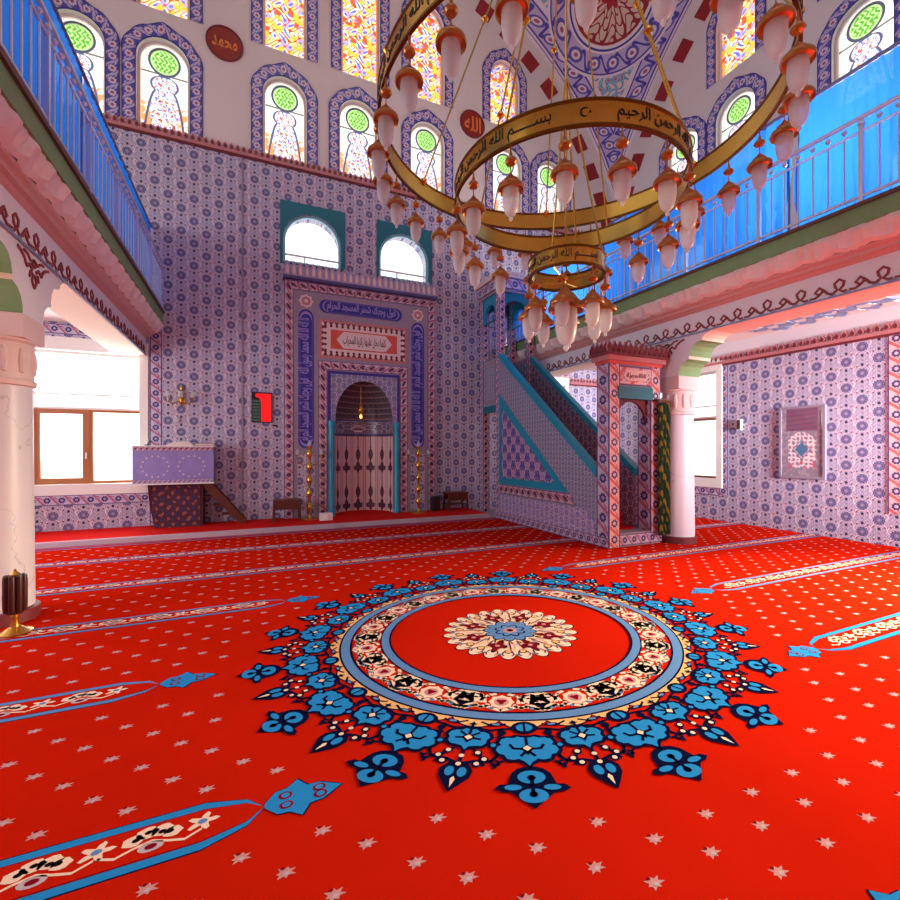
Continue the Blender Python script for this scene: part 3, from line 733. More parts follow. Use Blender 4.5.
# ================================================================ CARPET
cb = MB(); Z0 = 0.0; DZ = 0.0008
RED, BLU, NAV, CRM, BEI, PNK, STB, WIN, GRY, BLK = range(10)
cb.box(-5.04, 9.74, YB, 9.36, -0.011, 0.0, RED)
def fl(pts, mi, lay): cb.add([(p[0], p[1], Z0 + DZ * lay) for p in pts], [list(range(len(pts)))], mi)
MC = (2.10, 3.42); ESX, ESY = 1.09, 0.96
def sect(th, pts, mi, lay):
    """pts given as (r, t): radial and tangential metres round the medallion"""
    o = []
    for r, t in pts:
        a = th; x = r * math.cos(a) - t * math.sin(a); y = r * math.sin(a) + t * math.cos(a)
        o.append((MC[0] + x * ESX, MC[1] + y * ESY))
    fl(o, mi, lay)
def blob(r0, t0, fn, n=28, sr=1, st=1):
    return [(r0 + sr * fn(2 * PI * i / n) * math.cos(2 * PI * i / n), t0 + st * fn(2 * PI * i / n) * math.sin(2 * PI * i / n)) for i in range(n)]
def ringz(r0, r1, mi, lay, n=128, f0=None, f1=None):
    for i in range(n):
        a, b = 2 * PI * i / n, 2 * PI * (i + 1) / n
        g = lambda r, f, t: r + (f(t) if f else 0)
        q = [(g(r0, f0, a), a), (g(r1, f1, a), a), (g(r1, f1, b), b), (g(r0, f0, b), b)]
        fl([(MC[0] + r * math.cos(t) * ESX, MC[1] + r * math.sin(t) * ESY) for r, t in q], mi, lay)
TH0 = math.radians(-92.8); NS = 16
def rib(th, pts, w, mi, lay):
    for i in range(len(pts) - 1):
        a = (Vector(pts[i + 1]) - Vector(pts[i])); 
        if a.length < 1e-6: continue
        a.normalize(); nn = Vector((-a.y, a.x)) * w; e = a * w * 0.5
        P0 = Vector(pts[i]) - e; P1 = Vector(pts[i + 1]) + e
        sect(th, [P0 - nn, P1 - nn, P1 + nn, P0 + nn], mi, lay)
# beige scallop collar and navy edge
sc = lambda a: 0.055 * abs(math.sin((a - TH0) * 8)) ** 0.6
ringz(1.33, 1.358, NAV, 1, 384, None, lambda a: 0.072 * abs(math.cos((a - TH0) * 16)) ** 0.7)
ringz(1.33, 1.347, BEI, 2, 384, None, lambda a: 0.072 * abs(math.cos((a - TH0) * 16)) ** 0.7)
ringz(1.335, 1.351, NAV, 3); ringz(1.272, 1.338, STB, 4); ringz(1.258, 1.274, NAV, 5)
ringz(1.045, 1.262, RED, 5); ringz(1.035, 1.049, NAV, 6); ringz(0.978, 1.038, STB, 7); ringz(0.966, 0.98, NAV, 8)
# floral frieze inside the ring
for k in range(32):
    th = TH0 + (k + 0.5) * 2 * PI / 32
    if k % 2 == 0:
        for t0, r0, s_ in ((-0.055, 1.115, 0.045), (0.055, 1.115, 0.045), (0.0, 1.15, 0.05), (-0.03, 1.205, 0.036), (0.035, 1.208, 0.036), (0, 1.085, 0.036)):
            sect(th, blob(r0, t0, lambda a: s_ * 1.25 * (1 + 0.12 * math.cos(5 * a)), 16), CRM, 6)
        for t0, r0 in ((-0.06, 1.11), (0.06, 1.11), (-0.02, 1.15), (0.025, 1.145), (0.0, 1.085)):
            sect(th, blob(r0, t0, lambda a: 0.013, 8, 0.6, 1.3), BLK, 7)
        sect(th, blob(1.207, 0.0, lambda a: 0.014, 8, 1, 1.8), NAV, 7)
    else:
        sect(th, blob(1.15, 0, lambda a: 0.072 * (1 + 0.1 * math.cos(8 * a)), 24), CRM, 6)
        sect(th, blob(1.15, 0, lambda a: 0.045, 14), PNK, 7); sect(th, blob(1.15, 0, lambda a: 0.026 * (1 + 0.3 * math.cos(3 * a)), 14), WIN, 8)
    for sg in (1, -1):
        rib(th, [(1.245, 0), (1.225, sg * 0.05), (1.20, sg * 0.09), (1.215, sg * 0.125)], 0.014, CRM, 6)
        rib(th, [(1.06, sg * 0.04), (1.075, sg * 0.08), (1.11, sg * 0.105), (1.16, sg * 0.10)], 0.012, CRM, 6)
        sect(th, blob(1.10, sg * 0.085, lambda a: 0.008, 8), BLK, 7); sect(th, blob(1.228, sg * 0.06, lambda a: 0.013, 8), STB, 7)
        sect(th, blob(1.19, sg * 0.083, lambda a: 0.016, 8), CRM, 6)
# central rosette
def rosette(r, mi, lay, lobes, amp, ph=0, n=160):
    pts = []
    for i in range(n):
        a = 2 * PI * i / n; rr = r * (1 + amp * (abs(math.cos((a + ph) * lobes / 2)) ** 0.7 - 0.5)); pts.append((MC[0] + rr * math.cos(a) * ESX, MC[1] + rr * math.sin(a) * ESY))
    fl(pts, mi, lay)
rosette(0.515, NAV, 1, 24, 0.18, n=240); rosette(0.50, CRM, 2, 24, 0.2, n=240)
for k in range(24):
    th = 2 * PI * k / 24
    if k % 3 == 0:
        sect(th, blob(0.33, 0, lambda a: 0.075 * (1 + 0.35 * math.cos(4 * a)), 24, 1.3, 0.8), NAV, 3)
        sect(th, blob(0.33, 0, lambda a: 0.063 * (1 + 0.35 * math.cos(4 * a)), 24, 1.3, 0.8), WIN, 4); sect(th, blob(0.33, 0, lambda a: 0.02, 8), PNK, 5)
        sect(th, blob(0.235, 0, lambda a: 0.03, 8), BEI, 3)
    else:
        sect(th, blob(0.42, 0, lambda a: 0.034, 10, 1.1, 0.9), NAV, 3); sect(th, blob(0.42, 0, lambda a: 0.025, 10, 1.1, 0.9), BEI, 4)
        sect(th, blob(0.29, 0, lambda a: 0.022, 8, 1.6, 0.8), GRY, 3); rib(th, [(0.25, 0), (0.38, 0.02)], 0.006, WIN, 4)
    rib(th, [(0.42, 0.03), (0.47, 0.045), (0.50, 0.03)], 0.005, WIN, 4); rib(th, [(0.42, -0.03), (0.47, -0.045), (0.50, -0.03)], 0.005, NAV, 4); rib(th, [(0.24, 0.025), (0.29, 0.05), (0.36, 0.05), (0.40, 0.025)], 0.005, BEI, 4); rib(th, [(0.22, 0), (0.27, 0.03)], 0.006, NAV, 4)
    sect(th + PI / 24, blob(0.475, 0, lambda a: 0.012, 8), STB, 3)
rosette(0.20, NAV, 4, 12, 0.25); rosette(0.185, STB, 5, 12, 0.3); rosette(0.11, NAV, 6, 8, 0.4); rosette(0.09, STB, 7, 8, 0.6); rosette(0.05, PNK, 8, 6, 0.5); rosette(0.025, NAV, 9, 6, 0.2)
# outer wreath: 16 sectors
for k in range(NS):
    th = TH0 + k * 2 * PI / NS
    fA = lambda s: (lambda a: s * (1 + 0.13 * math.cos(4 * a) + 0.07 * math.cos(5 * a + 0.6)))
    # flower A
    O = 0.022
    sect(th, blob(1.415, 0, lambda a: 0.052 + O * .6, 14, 0.9, 1.1), NAV, 4); sect(th, blob(1.415, 0, lambda a: 0.045, 14, 0.8, 1.0), BLU, 5)
    rib(th, [(1.38, 0), (1.45, 0)], 0.006, NAV, 6)
    A_ = [(1.735, 0), (1.705, 0.018), (1.682, 0.045), (1.690, 0.075), (1.680, 0.105), (1.648, 0.118), (1.640, 0.142), (1.612, 0.158), (1.582, 0.148), (1.570, 0.128), (1.548, 0.138), (1.522, 0.128), (1.508, 0.10), (1.512, 0.07), (1.50, 0.045), (1.508, 0.02)]
    A_ = A_ + [(r, -t) for r, t in A_[::-1] if t]
    cen = Vector((1.60, 0)); grow = lambda P, g: [tuple(Vector(p) + (Vector(p) - cen).normalized() * g) for p in P]
    sect(th, grow(A_, O), NAV, 5); sect(th, A_, BLU, 6)
    for sg in (1, -1):
        rib(th, [(1.605, sg * 0.025), (1.60, sg * 0.07), (1.57, sg * 0.085)], 0.008, NAV, 7); rib(th, [(1.63, sg * 0.01), (1.66, sg * 0.035)], 0.008, NAV, 7)
        sect(th, blob(1.57, sg * 0.17, lambda a: 0.028, 10), NAV, 4); sect(th, blob(1.57, sg * 0.17, lambda a: 0.015, 8), BLU, 6)
    rib(th, [(1.50, 0), (1.57, 0)], 0.008, NAV, 7)
    sect(th, [(1.57, 0), (1.60, 0.036), (1.655, 0), (1.60, -0.036)], NAV, 7); sect(th, [(1.578, 0), (1.60, 0.022), (1.622, 0), (1.60, -0.022)], CRM, 8)
    # diamond
    D_ = [(1.995, 0), (1.955, 0.035), (1.925, 0.062), (1.905, 0.085), (1.905, 0.12), (1.885, 0.155), (1.862, 0.13), (1.862, 0.095), (1.835, 0.088), (1.80, 0.08), (1.768, 0.055), (1.755, 0.02)]
    D_ = D_ + [(r, -t) for r, t in D_[::-1] if t]; cen = Vector((1.875, 0))
    sect(th, grow(D_, 0.016), NAV, 5)
    for r0 in (1.815, 1.935):
        sect(th, blob(r0, 0, lambda a: 0.062, 16, 0.72, 1.05), BLU, 6); sect(th, blob(r0 + (0.005 if r0 < 1.9 else -0.008), 0, lambda a: 0.02, 8), NAV, 7); rib(th, [(1.87, 0), (r0, 0)], 0.009, NAV, 7)
    for sg in (1, -1): sect(th, blob(1.882, sg * 0.088, lambda a: 0.036, 12, 0.5, 1.1), BLU, 6)
    rib(th, [(1.73, 0), (1.76, 0)], 0.01, NAV, 4)
    # flower B between
    tb = th + PI / NS
    B_ = [(1.632, 0), (1.600, 0.02), (1.592, 0.052), (1.588, 0.082), (1.562, 0.10), (1.535, 0.098), (1.512, 0.112), (1.482, 0.10), (1.468, 0.075), (1.470, 0.05), (1.448, 0.03), (1.452, 0.012)]
    B_ = B_ + [(r, -t) for r, t in B_[::-1] if t]; cen = Vector((1.53, 0))
    sect(tb, grow(B_, O), NAV, 5); sect(tb, B_, BLU, 6)
    rib(tb, [(1.40, 0), (1.50, 0)], 0.008, NAV, 7); sect(tb, blob(1.40, 0, lambda a: 0.018 * (1 + 0.5 * math.cos(4 * a)), 12), NAV, 6)
    for sg in (1, -1): rib(tb, [(1.53, sg * 0.02), (1.535, sg * 0.065)], 0.007, NAV, 7); rib(tb, [(1.51, sg * 0.015), (1.48, sg * 0.05)], 0.007, NAV, 7)
    sect(tb, [(1.495, 0), (1.525, 0.036), (1.575, 0), (1.525, -0.036)], NAV, 7); sect(tb, [(1.505, 0), (1.527, 0.022), (1.55, 0), (1.527, -0.022)], CRM, 8)
    # bud and stems
    U_ = [(1.925, 0), (1.88, 0.03), (1.83, 0.062), (1.785, 0.068), (1.745, 0.04), (1.735, 0)]; U_ = U_ + [(r, -t) for r, t in U_[::-1] if t]; cen = Vector((1.81, 0))
    sect(tb, grow(U_, 0.012), NAV, 5)
    for sg in (1, -1): sect(tb, blob(1.80, sg * 0.03, lambda a: 0.03, 12, 1.15, 0.75), BLU, 6)
    sect(tb, [(1.855, 0.012), (1.91, 0), (1.855, -0.012), (1.835, 0)], CRM, 7); sect(tb, blob(1.745, 0, lambda a: 0.014, 8), CRM, 7); sect(tb, blob(1.68, 0, lambda a: 0.014, 8), CRM, 6)
    rib(tb, [(1.62, 0), (1.74, 0)], 0.01, NAV, 4)
    for sg in (1, -1):
        for r0, t0 in ((1.645, 0.075), (1.69, 0.115), (1.73, 0.085)):
            sect(tb, blob(r0, sg * t0, lambda a: 0.024, 10), NAV, 4); sect(tb, blob(r0, sg * t0, lambda a: 0.014, 8), CRM, 6)
        rib(tb, [(1.74, 0), (1.71, sg * 0.07), (1.70, sg * 0.15), (1.66, sg * 0.17), (1.60, sg * 0.175), (1.56, sg * 0.20)], 0.010, NAV, 3)
        rib(tb, [(1.62, sg * 0.05), (1.655, sg * 0.09), (1.70, sg * 0.10), (1.735, sg * 0.12)], 0.008, NAV, 3); rib(tb, [(1.43, sg * 0.15), (1.47, sg * 0.17), (1.50, sg * 0.15)], 0.010, NAV, 3)
        sect(tb, blob(1.455, sg * 0.165, lambda a: 0.024, 10), NAV, 4); sect(tb, blob(1.70, sg * 0.19, lambda a: 0.018 * (1 + 0.5 * math.cos(3 * a)), 12), NAV, 4)
        rib(tb, [(1.43, sg * 0.02), (1.445, sg * 0.10), (1.42, sg * 0.16), (1.40, sg * 0.24)], 0.0085, NAV, 3)
        rib(tb, [(1.37, sg * 0.04), (1.40, sg * 0.10), (1.37, sg * 0.17)], 0.007, NAV, 3)
        sect(tb, blob(1.725, sg * 0.175, lambda a: 0.02 * (1 + 0.4 * math.cos(3 * a)), 12), NAV, 4)
        sect(tb, blob(1.385, sg * 0.12, lambda a: 0.03, 10, 0.5, 1.2), NAV, 4); sect(tb, blob(1.385, sg * 0.12, lambda a: 0.02, 8, 0.5, 1.2), STB, 5)
# row stripes
ROWS = []
def stripe(y, x0, x1, tipL=False, tipR=False, w=0.13, inner=True):
    """a prayer row running from x0 to x1, ending in a knot where tip is set"""
    ROWS.append((y, x0, x1)); h = w; a = 0.0; cut = 0.24
    xa = x0 + (0.32 + cut if tipL else 0); xb = x1 - (0.32 + cut if tipR else 0)
    def band(o, mi, lay, lines):
        pts = [(xa, y + o), (xb, y + o)]
        if tipR: pts += [(xb + cut * 0.7, y + o * 0.6), (xb + cut, y), (xb + cut * 0.7, y - o * 0.6)]
        pts += [(xb, y - o), (xa, y - o)]
        if tipL: pts += [(xa - cut * 0.7, y - o * 0.6), (xa - cut, y), (xa - cut * 0.7, y + o * 0.6)]
        fl(pts, mi, lay)
    band(h + 0.006, NAV, 1, 0); band(h, STB if abs(y - 2.17) > 1 else BLU, 2, 0); band(h - 0.038, WIN, 3, 0); band(h - 0.044, RED, 4, 0)
    for side, t in ((1, tipR), (-1, tipL)):
        if not t: continue
        nx = (xb + cut) if side > 0 else (xa - cut)
        K = [(0.0, 0), (0.06, 0.055), (0.14, 0.115), (0.19, 0.06), (0.33, 0), (0.19, -0.06), (0.14, -0.115), (0.06, -0.055)]
        K = [(0.0, 0.012), (0.05, 0.07), (0.10, 0.075), (0.15, 0.115), (0.19, 0.06), (0.25, 0.055), (0.34, 0.0)]; K = K + [(q, -r) for q, r in K[::-1]]
        fl([(nx + side * q * 1.03, y + r * 1.07) for q, r in K], NAV, 3); fl([(nx + side * q, y + r) for q, r in K], BLU, 4)
        for q, r in ((0.09, 0.03), (0.09, -0.03), (0.24, 0.022), (0.24, -0.022)):
            for ww, mi, lay in ((0.024, WIN, 5), (0.015, BLU, 6)):
                fl([(nx + side * (q + ww * 1.3 * math.cos(b)), y + r + ww * math.sin(b)) for b in [2 * PI * i / 10 for i in range(10)]], mi, lay)
    # vine filling
    if inner:
        P = 0.36; n = int((xb - xa) / P)
        for i in range(n):
            x = xa + (i + 0.5) * (xb - xa) / n if not tipL else xa + (i + 0.35) * (xb - xa) / n
            g = lambda cx, cy, r, mi, lay, ex=1.3, lob=0, n_=12: fl([(x + cx + ex * r * (1 + lob * math.cos(5 * b)) * math.cos(b), y + cy + r * (1 + lob * math.cos(5 * b)) * math.sin(b)) for b in [2 * PI * q / n_ for q in range(n_)]], mi, lay)
            for cx, cy, r in ((-0.07, 0.02, 0.03), (-0.025, 0.045, 0.032), (0.03, 0.04, 0.032), (0.07, 0.015, 0.028)):
                g(cx, cy, r, CRM, 5, 1.3, 0.1)
            for cx, cy in ((-0.06, 0.02), (-0.02, 0.045), (0.03, 0.03), (0.06, 0.02)): g(cx, cy, 0.011, BLK, 6)
            g(0.0, -0.035, 0.026, GRY, 5, 1.8); g(0.0, -0.035, 0.014, WIN, 6, 1.6)
            g(P * 0.5, 0.02, 0.036, CRM, 5, 1.3, 0.45, 24); g(P * 0.5, 0.02, 0.014, STB, 6)
            pts = [(-0.18, -0.02), (-0.12, -0.045), (-0.06, -0.02), (0.0, -0.005), (0.06, -0.03), (0.12, -0.05), (0.18, -0.02)]
            for q in range(len(pts) - 1):
                (ax_, ay_), (bx_, by_) = pts[q], pts[q + 1]
                fl([(x + ax_, y + ay_ - 0.006), (x + bx_, y + by_ - 0.006), (x + bx_, y + by_ + 0.006), (x + ax_, y + ay_ + 0.006)], CRM, 5)
stripe(2.18, -5.0, 0.38, tipR=True); stripe(3.61, -5.0, -0.24, tipR=True); stripe(5.06, -5.0, 0.68, tipR=True)
stripe(2.12, 3.84, 9.7, tipL=True); stripe(3.50, 4.52, 9.7, tipL=True); stripe(4.96, 3.55, 5.25, tipL=True); stripe(4.96, 5.25, 9.7); stripe(0.76, 1.88, 9.7, tipL=True)
stripe(6.46, -5.0, 9.7); stripe(7.98, -5.0, 9.7); stripe(9.2, -5.0, 9.7, w=0.09, inner=False)
# scattered little flowers
i0 = -60
for i in range(-50, 60):
    for j in range(-32, 56):
        if (i + j) % 2: continue
        x = 1.21 + i * 0.1555; y = 1.35 + j * 0.149 + (0.012 if i % 2 else 0)
        if not (-4.9 < x < 9.65 and -1.0 < y < 9.2): continue
        if math.hypot((x - MC[0]) / ESX, (y - MC[1]) / ESY) < 2.08: continue
        if any(abs(y - r[0]) < 0.19 and r[1] - 0.12 < x < r[2] + 0.12 for r in ROWS): continue
        near = math.hypot(x, y) < 4.5; n = 14; r = 0.034; ro = 0.3 + (i * 7 + j * 3) % 5 * 0.08
        pts = []
        for q in range(n):
            b = ro + 2 * PI * q / n; rr = r * ((1.0, 0.85, 1.1, 0.8)[(q // 2) % 4] if q % 2 == 0 else 0.52)
            pts.append((x + rr * 1.25 * math.cos(b), y + rr * 0.85 * math.sin(b)))
        fl(pts, PNK, 1)
        if near:
            fl([(x - 0.008 + 0.010 * math.cos(b), y + 0.02 + 0.008 * math.sin(b)) for b in (0, 1.57, 3.14, 4.7)], WIN, 2)
            fl([(x + 0.004 + 0.014 * math.cos(b), y - 0.006 + 0.009 * math.sin(b)) for b in (0, 1.57, 3.14, 4.7)], GRY, 2)
carpet = cb.build('prayer_carpet', CM)
tag(carpet, 'red wall-to-wall prayer carpet with a blue and cream round medallion', 'carpet')
# ================================================================ MIHRAB
mih = thing('mihrab', 'tiled prayer niche with blue scripture panels and teal corner columns in the front wall', 'prayer niche', (2.48, QY, 0.085))
FY = -0.13                                # front face of the projecting frame
def ib(mb, x0, x1, z0, z1, a=0.0, b=0.012, mi=0): return mb.box(x0, x1, FY - b, FY - a, z0, z1, mi)
ZM = -0.085                               # local z of the hall floor
mb = MB().curve2d([rect(-1.79, 1.79, 0.0, 5.30), [(-0.70, 0.0), (0.70, 0.0)] + [(0.70 * math.cos(PI * i / 20), 2.30 + 0.86 * math.sin(PI * i / 20)) for i in range(21)]], 0.128, MXZ(FY))
mb.build('frame', M['mauve'], mih)
def bframe(name, x, w, z1, mat_, zb=0.0):
    mb = MB(); y = FY - 0.014
    mb.strip([(-x, y, zb), (-x, y, z1)], [(-x + w, y, zb), (-x + w, y, z1 - w)], (0, 0.012, 0), width=w)
    mb.strip([(-x, y, z1), (x, y, z1)], [(-x + w, y, z1 - w), (x - w, y, z1 - w)], (0, 0.012, 0), width=w)
    mb.strip([(x, y, z1), (x, y, zb)], [(x - w, y, z1 - w), (x - w, y, zb)], (0, 0.012, 0), width=w)
    return mb.build(name, mat_, mih)
bframe('outer_border', 1.79, 0.19, 5.28, M['b_red'])
bframe('inner_border', 1.06, 0.19, 3.55, M['b_red'])
# scalloped cornice
mb = MB().box(-1.82, 1.82, FY - 0.10, -0.001, 5.30, 5.36, 1)
for i in range(26):
    x = -1.80 + (i + 0.5) * 3.6 / 26
    mb.prism([(x - 0.065, 5.36), (x + 0.065, 5.36), (x + 0.068, 5.55), (x + 0.035, 5.64), (x, 5.70), (x - 0.035, 5.64), (x - 0.068, 5.55)], FY - 0.09, -0.001, 'xz', 0)
    mb.prism([(x - 0.03, 5.40), (x + 0.03, 5.40), (x + 0.03, 5.52), (x, 5.60), (x - 0.03, 5.52)], FY - 0.10, FY - 0.09, 'xz', 2)
mb.build('cornice', [mat('lavender_cornice_tile', srgb(176, 158, 186), 0.4), M['b_blue'], M['cream']], mih)
# scripture panels
VERSE = arabic('فول وجهك شطر المسجد الحرام'); VB = arabic('لا اله الا الله محمد رسول الله')
def cart(name, pts, txt, size, cx, cz, rotz=0, mats=('cobalt', 'lav'), width=1.0):
    mb = MB().prism(pts, FY - 0.010, FY - 0.001, 'xz', 0)
    ins = [(cx + (p[0] - cx) * 0.93, cz + (p[1] - cz) * (0.86 if not rotz else 0.97)) for p in pts]
    if rotz: ins = [(cx + (p[0] - cx) * 0.82, cz + (p[1] - cz) * 0.97) for p in pts]
    n = len(pts)
    for i in range(n):
        j = (i + 1) % n; q = [ins[i], ins[j], (cx + (ins[j][0] - cx) * 0.965, cz + (ins[j][1] - cz) * 0.965), (cx + (ins[i][0] - cx) * 0.965, cz + (ins[i][1] - cz) * 0.965)]
        mb.prism(q, FY - 0.0125, FY - 0.0095, 'xz', 1)
    c_, s_ = math.cos(rotz), math.sin(rotz)
    mb.text(txt, size, 0.004, lambda v: Vector((cx + c_ * v.x - s_ * v.y, FY - 0.012 - v.z, cz + s_ * v.x + c_ * v.y)), 1, width=width, off=0.006)
    return mb.build(name, [M[m] for m in mats], mih)
def pill(cx, cz, hw, hh, vert=False):
    P = []
    r = min(hw, hh)
    if vert:
        for i in range(13): a = PI * i / 12; P.append((cx + hw * math.cos(a), cz + hh - r + r * 1.15 * math.sin(a)))
        for i in range(13): a = PI + PI * i / 12; P.append((cx + hw * math.cos(a), cz - hh + r + r * math.sin(a)))
    else:
        for i in range(13): a = -PI / 2 + PI * i / 12; P.append((cx + hw - r + r * math.cos(a), cz + hh * math.sin(a)))
        for i in range(13): a = PI / 2 + PI * i / 12; P.append((cx - hw + r + r * math.cos(a), cz + hh * math.sin(a)))
    return P
cart('scripture_panel', pill(-0.06, 4.80, 0.98, 0.15), VERSE, 0.23, -0.06, 4.80, width=1.62)
cart('scripture_panel', pill(-1.33, 3.10, 0.165, 1.55, True), VERSE + '   ' + VB, 0.33, -1.33, 3.1, PI / 2, width=2.75)
cart('scripture_panel', pill(1.33, 3.10, 0.165, 1.55, True), VB + '   ' + VERSE, 0.33, 1.33, 3.1, PI / 2, width=2.75)
for sx in (-1, 1):
    mb = MB()
    for r, mi, d in ((0.14, 0, 0.010), (0.10, 1, 0.013), (0.04, 0, 0.016)):
        mb.prism([(sx * 1.33 + r * (1 + 0.12 * math.cos(8 * a)) * math.cos(a), 4.86 + r * (1 + 0.12 * math.cos(8 * a)) * math.sin(a)) for a in [2 * PI * i / 32 for i in range(32)]], FY - d, FY - 0.001, 'xz', mi)
    mb.build('rosette', [M['cream'], M['tulipbg']], mih)
# calligraphy plaque
mb = MB(); z0, z1, X0 = 3.62, 4.50, 1.05
ib(mb, -X0, X0, z0, z1, 0, 0.012, 0); ib(mb, -X0 + 0.06, X0 - 0.06, z0 + 0.06, z1 - 0.06, 0.012, 0.016, 1)
for i in range(15):
    x = -0.91 + i * 0.13
    for zz, sg in ((z1 - 0.06, -1), (z0 + 0.06, 1)):
        mb.prism([(x - 0.055, zz), (x + 0.055, zz), (x + 0.02, zz + sg * 0.05), (x + 0.035, zz + sg * 0.09), (x, zz + sg * 0.12), (x - 0.035, zz + sg * 0.09), (x - 0.02, zz + sg * 0.05)][::(1 if sg > 0 else -1)], FY - 0.020, FY - 0.015, 'xz', 2)
for i in range(5):
    z = z0 + 0.18 + i * 0.13
    for xx, sg in ((-X0 + 0.06, 1), (X0 - 0.06, -1)):
        mb.prism([(xx, z - 0.05), (xx, z + 0.05), (xx + sg * 0.05, z + 0.02), (xx + sg * 0.09, z + 0.035), (xx + sg * 0.12, z), (xx + sg * 0.09, z - 0.035), (xx + sg * 0.05, z - 0.02)], FY - 0.020, FY - 0.015, 'xz', 2)
ib(mb, -0.79, 0.79, z0 + 0.22, z1 - 0.22, 0.015, 0.019, 3)
cc = (z0 + z1) / 2
P = [(-0.62, cc + 0.05), (-0.66, cc), (-0.62, cc - 0.05), (-0.56, cc - 0.12), (-0.5, cc - 0.19), (0.5, cc - 0.19), (0.56, cc - 0.12), (0.62, cc - 0.05), (0.66, cc), (0.62, cc + 0.05), (0.56, cc + 0.12), (0.5, cc + 0.19), (-0.5, cc + 0.19), (-0.56, cc + 0.12)]
mb.prism(P, FY - 0.023, FY - 0.018, 'xz', 1)
mb.text(arabic('كلما دخل عليها زكريا المحراب'), 0.26, 0.006, lambda v: Vector((v.x, FY - 0.024 - v.z, cc - 0.01 + v.y)), 4, width=1.02, off=0.001)
mb.build('calligraphy_plaque', [M['tulipbg'], M['cream'], M['tulip'], M['orange'], M['black']], mih)
# blue spandrel around the arch
mb = MB().curve2d([rect(-0.82, 0.82, 2.20, 3.30), [(-0.68, 2.2001), (0.68, 2.2001)] + [(0.68 * math.cos(PI * i / 20), 2.30 + 0.84 * math.sin(PI * i / 20)) for i in range(21)]], 0.03, MXZ(FY - 0.015))
mb.build('spandrel', tile_material('slate_blue_scroll_tile', 'xz', ground=(128, 124, 156), blue=(84, 84, 140), P=0.24), mih)
MB().curve2d([rect(-0.85, 0.85, 2.20, 3.33), rect(-0.79, 0.79, 2.19, 3.27)], 0.02, MXZ(FY - 0.024)).build('spandrel_moulding', M['b_blue'] if False else M['cobalt'], mih)
# niche: round wall with cypress stripes, banded half dome
def niche_mat():
    m = mat('cypress_striped_tile', rough=0.4); nt, u, v, z, p = coords(m, 'UV')
    q = fr(u * 7) - 0.5; t = fr(v * 2.05)
    w = 0.05 + 0.20 * ab(sn(t * PI * 3)) * (t < 0.7) + 0.22 * (between(t, 0.08, 0.2))
    c = mixc(nt, ab(q) < w * 0.75, srgb(222, 184, 184), srgb(84, 40, 66))
    c = mixc(nt, ab(ab(q) - 0.42) < 0.03, c, srgb(160, 130, 150))
    c = mixc(nt, v > 0.965, c, srgb(70, 50, 100))
    nt.links.new(c.k, p.inputs['Base Color']); return m
def conch_mat():
    m = mat('dark_banded_conch', rough=0.5); nt, x, y, z, p = coords(m)
    c = mixc(nt, fr(z * 7.5) < 0.22, srgb(92, 78, 92), srgb(150, 122, 128))
    c = mixc(nt, (sn(at2(y, x) * 26) > 0.4) * (fr(z * 7.5 + 0.4) < 0.3), c, srgb(60, 44, 70))
    nt.links.new(c.k, p.inputs['Base Color']); return m
def half(prof, R, seg=28):
    mb = MB(); vs = []; fs = []; uv = []
    n = seg + 1; zmin, zmax = prof[0][1], prof[-1][1]
    for r, z in prof:
        for i in range(n): a = PI * i / seg; vs.append((-r * math.cos(a), FY + 0.02 + r * math.sin(a) * 1.0, z))
    for j in range(len(prof) - 1):
        for i in range(seg):
            fs.append((j * n + i, j * n + i + 1, (j + 1) * n + i + 1, (j + 1) * n + i))
            v0, v1 = (prof[j][1] - zmin) / (zmax - zmin), (prof[j + 1][1] - zmin) / (zmax - zmin)
            uv.append([(i / seg, v0), ((i + 1) / seg, v0), ((i + 1) / seg, v1), (i / seg, v1)])
    return mb.add(vs, fs, 0, uv)
half([(0.70, 0.0), (0.70, 0.9), (0.70, 1.92)], 0.8).build('niche_wall', niche_mat(), mih, smooth=True)
half([(0.695, 1.92), (0.695, 2.22)], 0.8).build('niche_band', M['tile_dark'], mih, smooth=True)
prof = [(0.69, 2.22), (0.70, 2.30)] + [(0.70 * math.cos(PI / 2 * i / 12), 2.30 + 0.87 * math.sin(PI / 2 * i / 12)) for i in range(1, 13)]
half(prof, 0.8).build('niche_dome', conch_mat(), mih, smooth=True)
MB().prism([(-0.7 * math.cos(PI * i / 16), FY + 0.02 + 0.7 * math.sin(PI * i / 16)) for i in range(17)], -0.02, 0.005, 'xy').build('niche_floor', M['redcarpet'], mih)
for sx in (-1, 1):
    MB().lathe([(0.0, 0.0), (0.085, 0.0), (0.085, 0.10), (0.068, 0.14), (0.066, 2.0), (0.075, 2.06), (0.09, 2.12), (0.09, 2.18), (0.0, 2.18)], (sx * 0.775, FY - 0.05, 0), 18).build('column', M['teal'], mih, smooth=True)
    # tile dado under the scripture panels
    MB().box(-0.18, 0.18, FY - 0.012, FY - 0.001, 0.05, 1.42).build('dado_panel', M['tile_x'], mih, loc=(sx * 1.33, 0, 0))
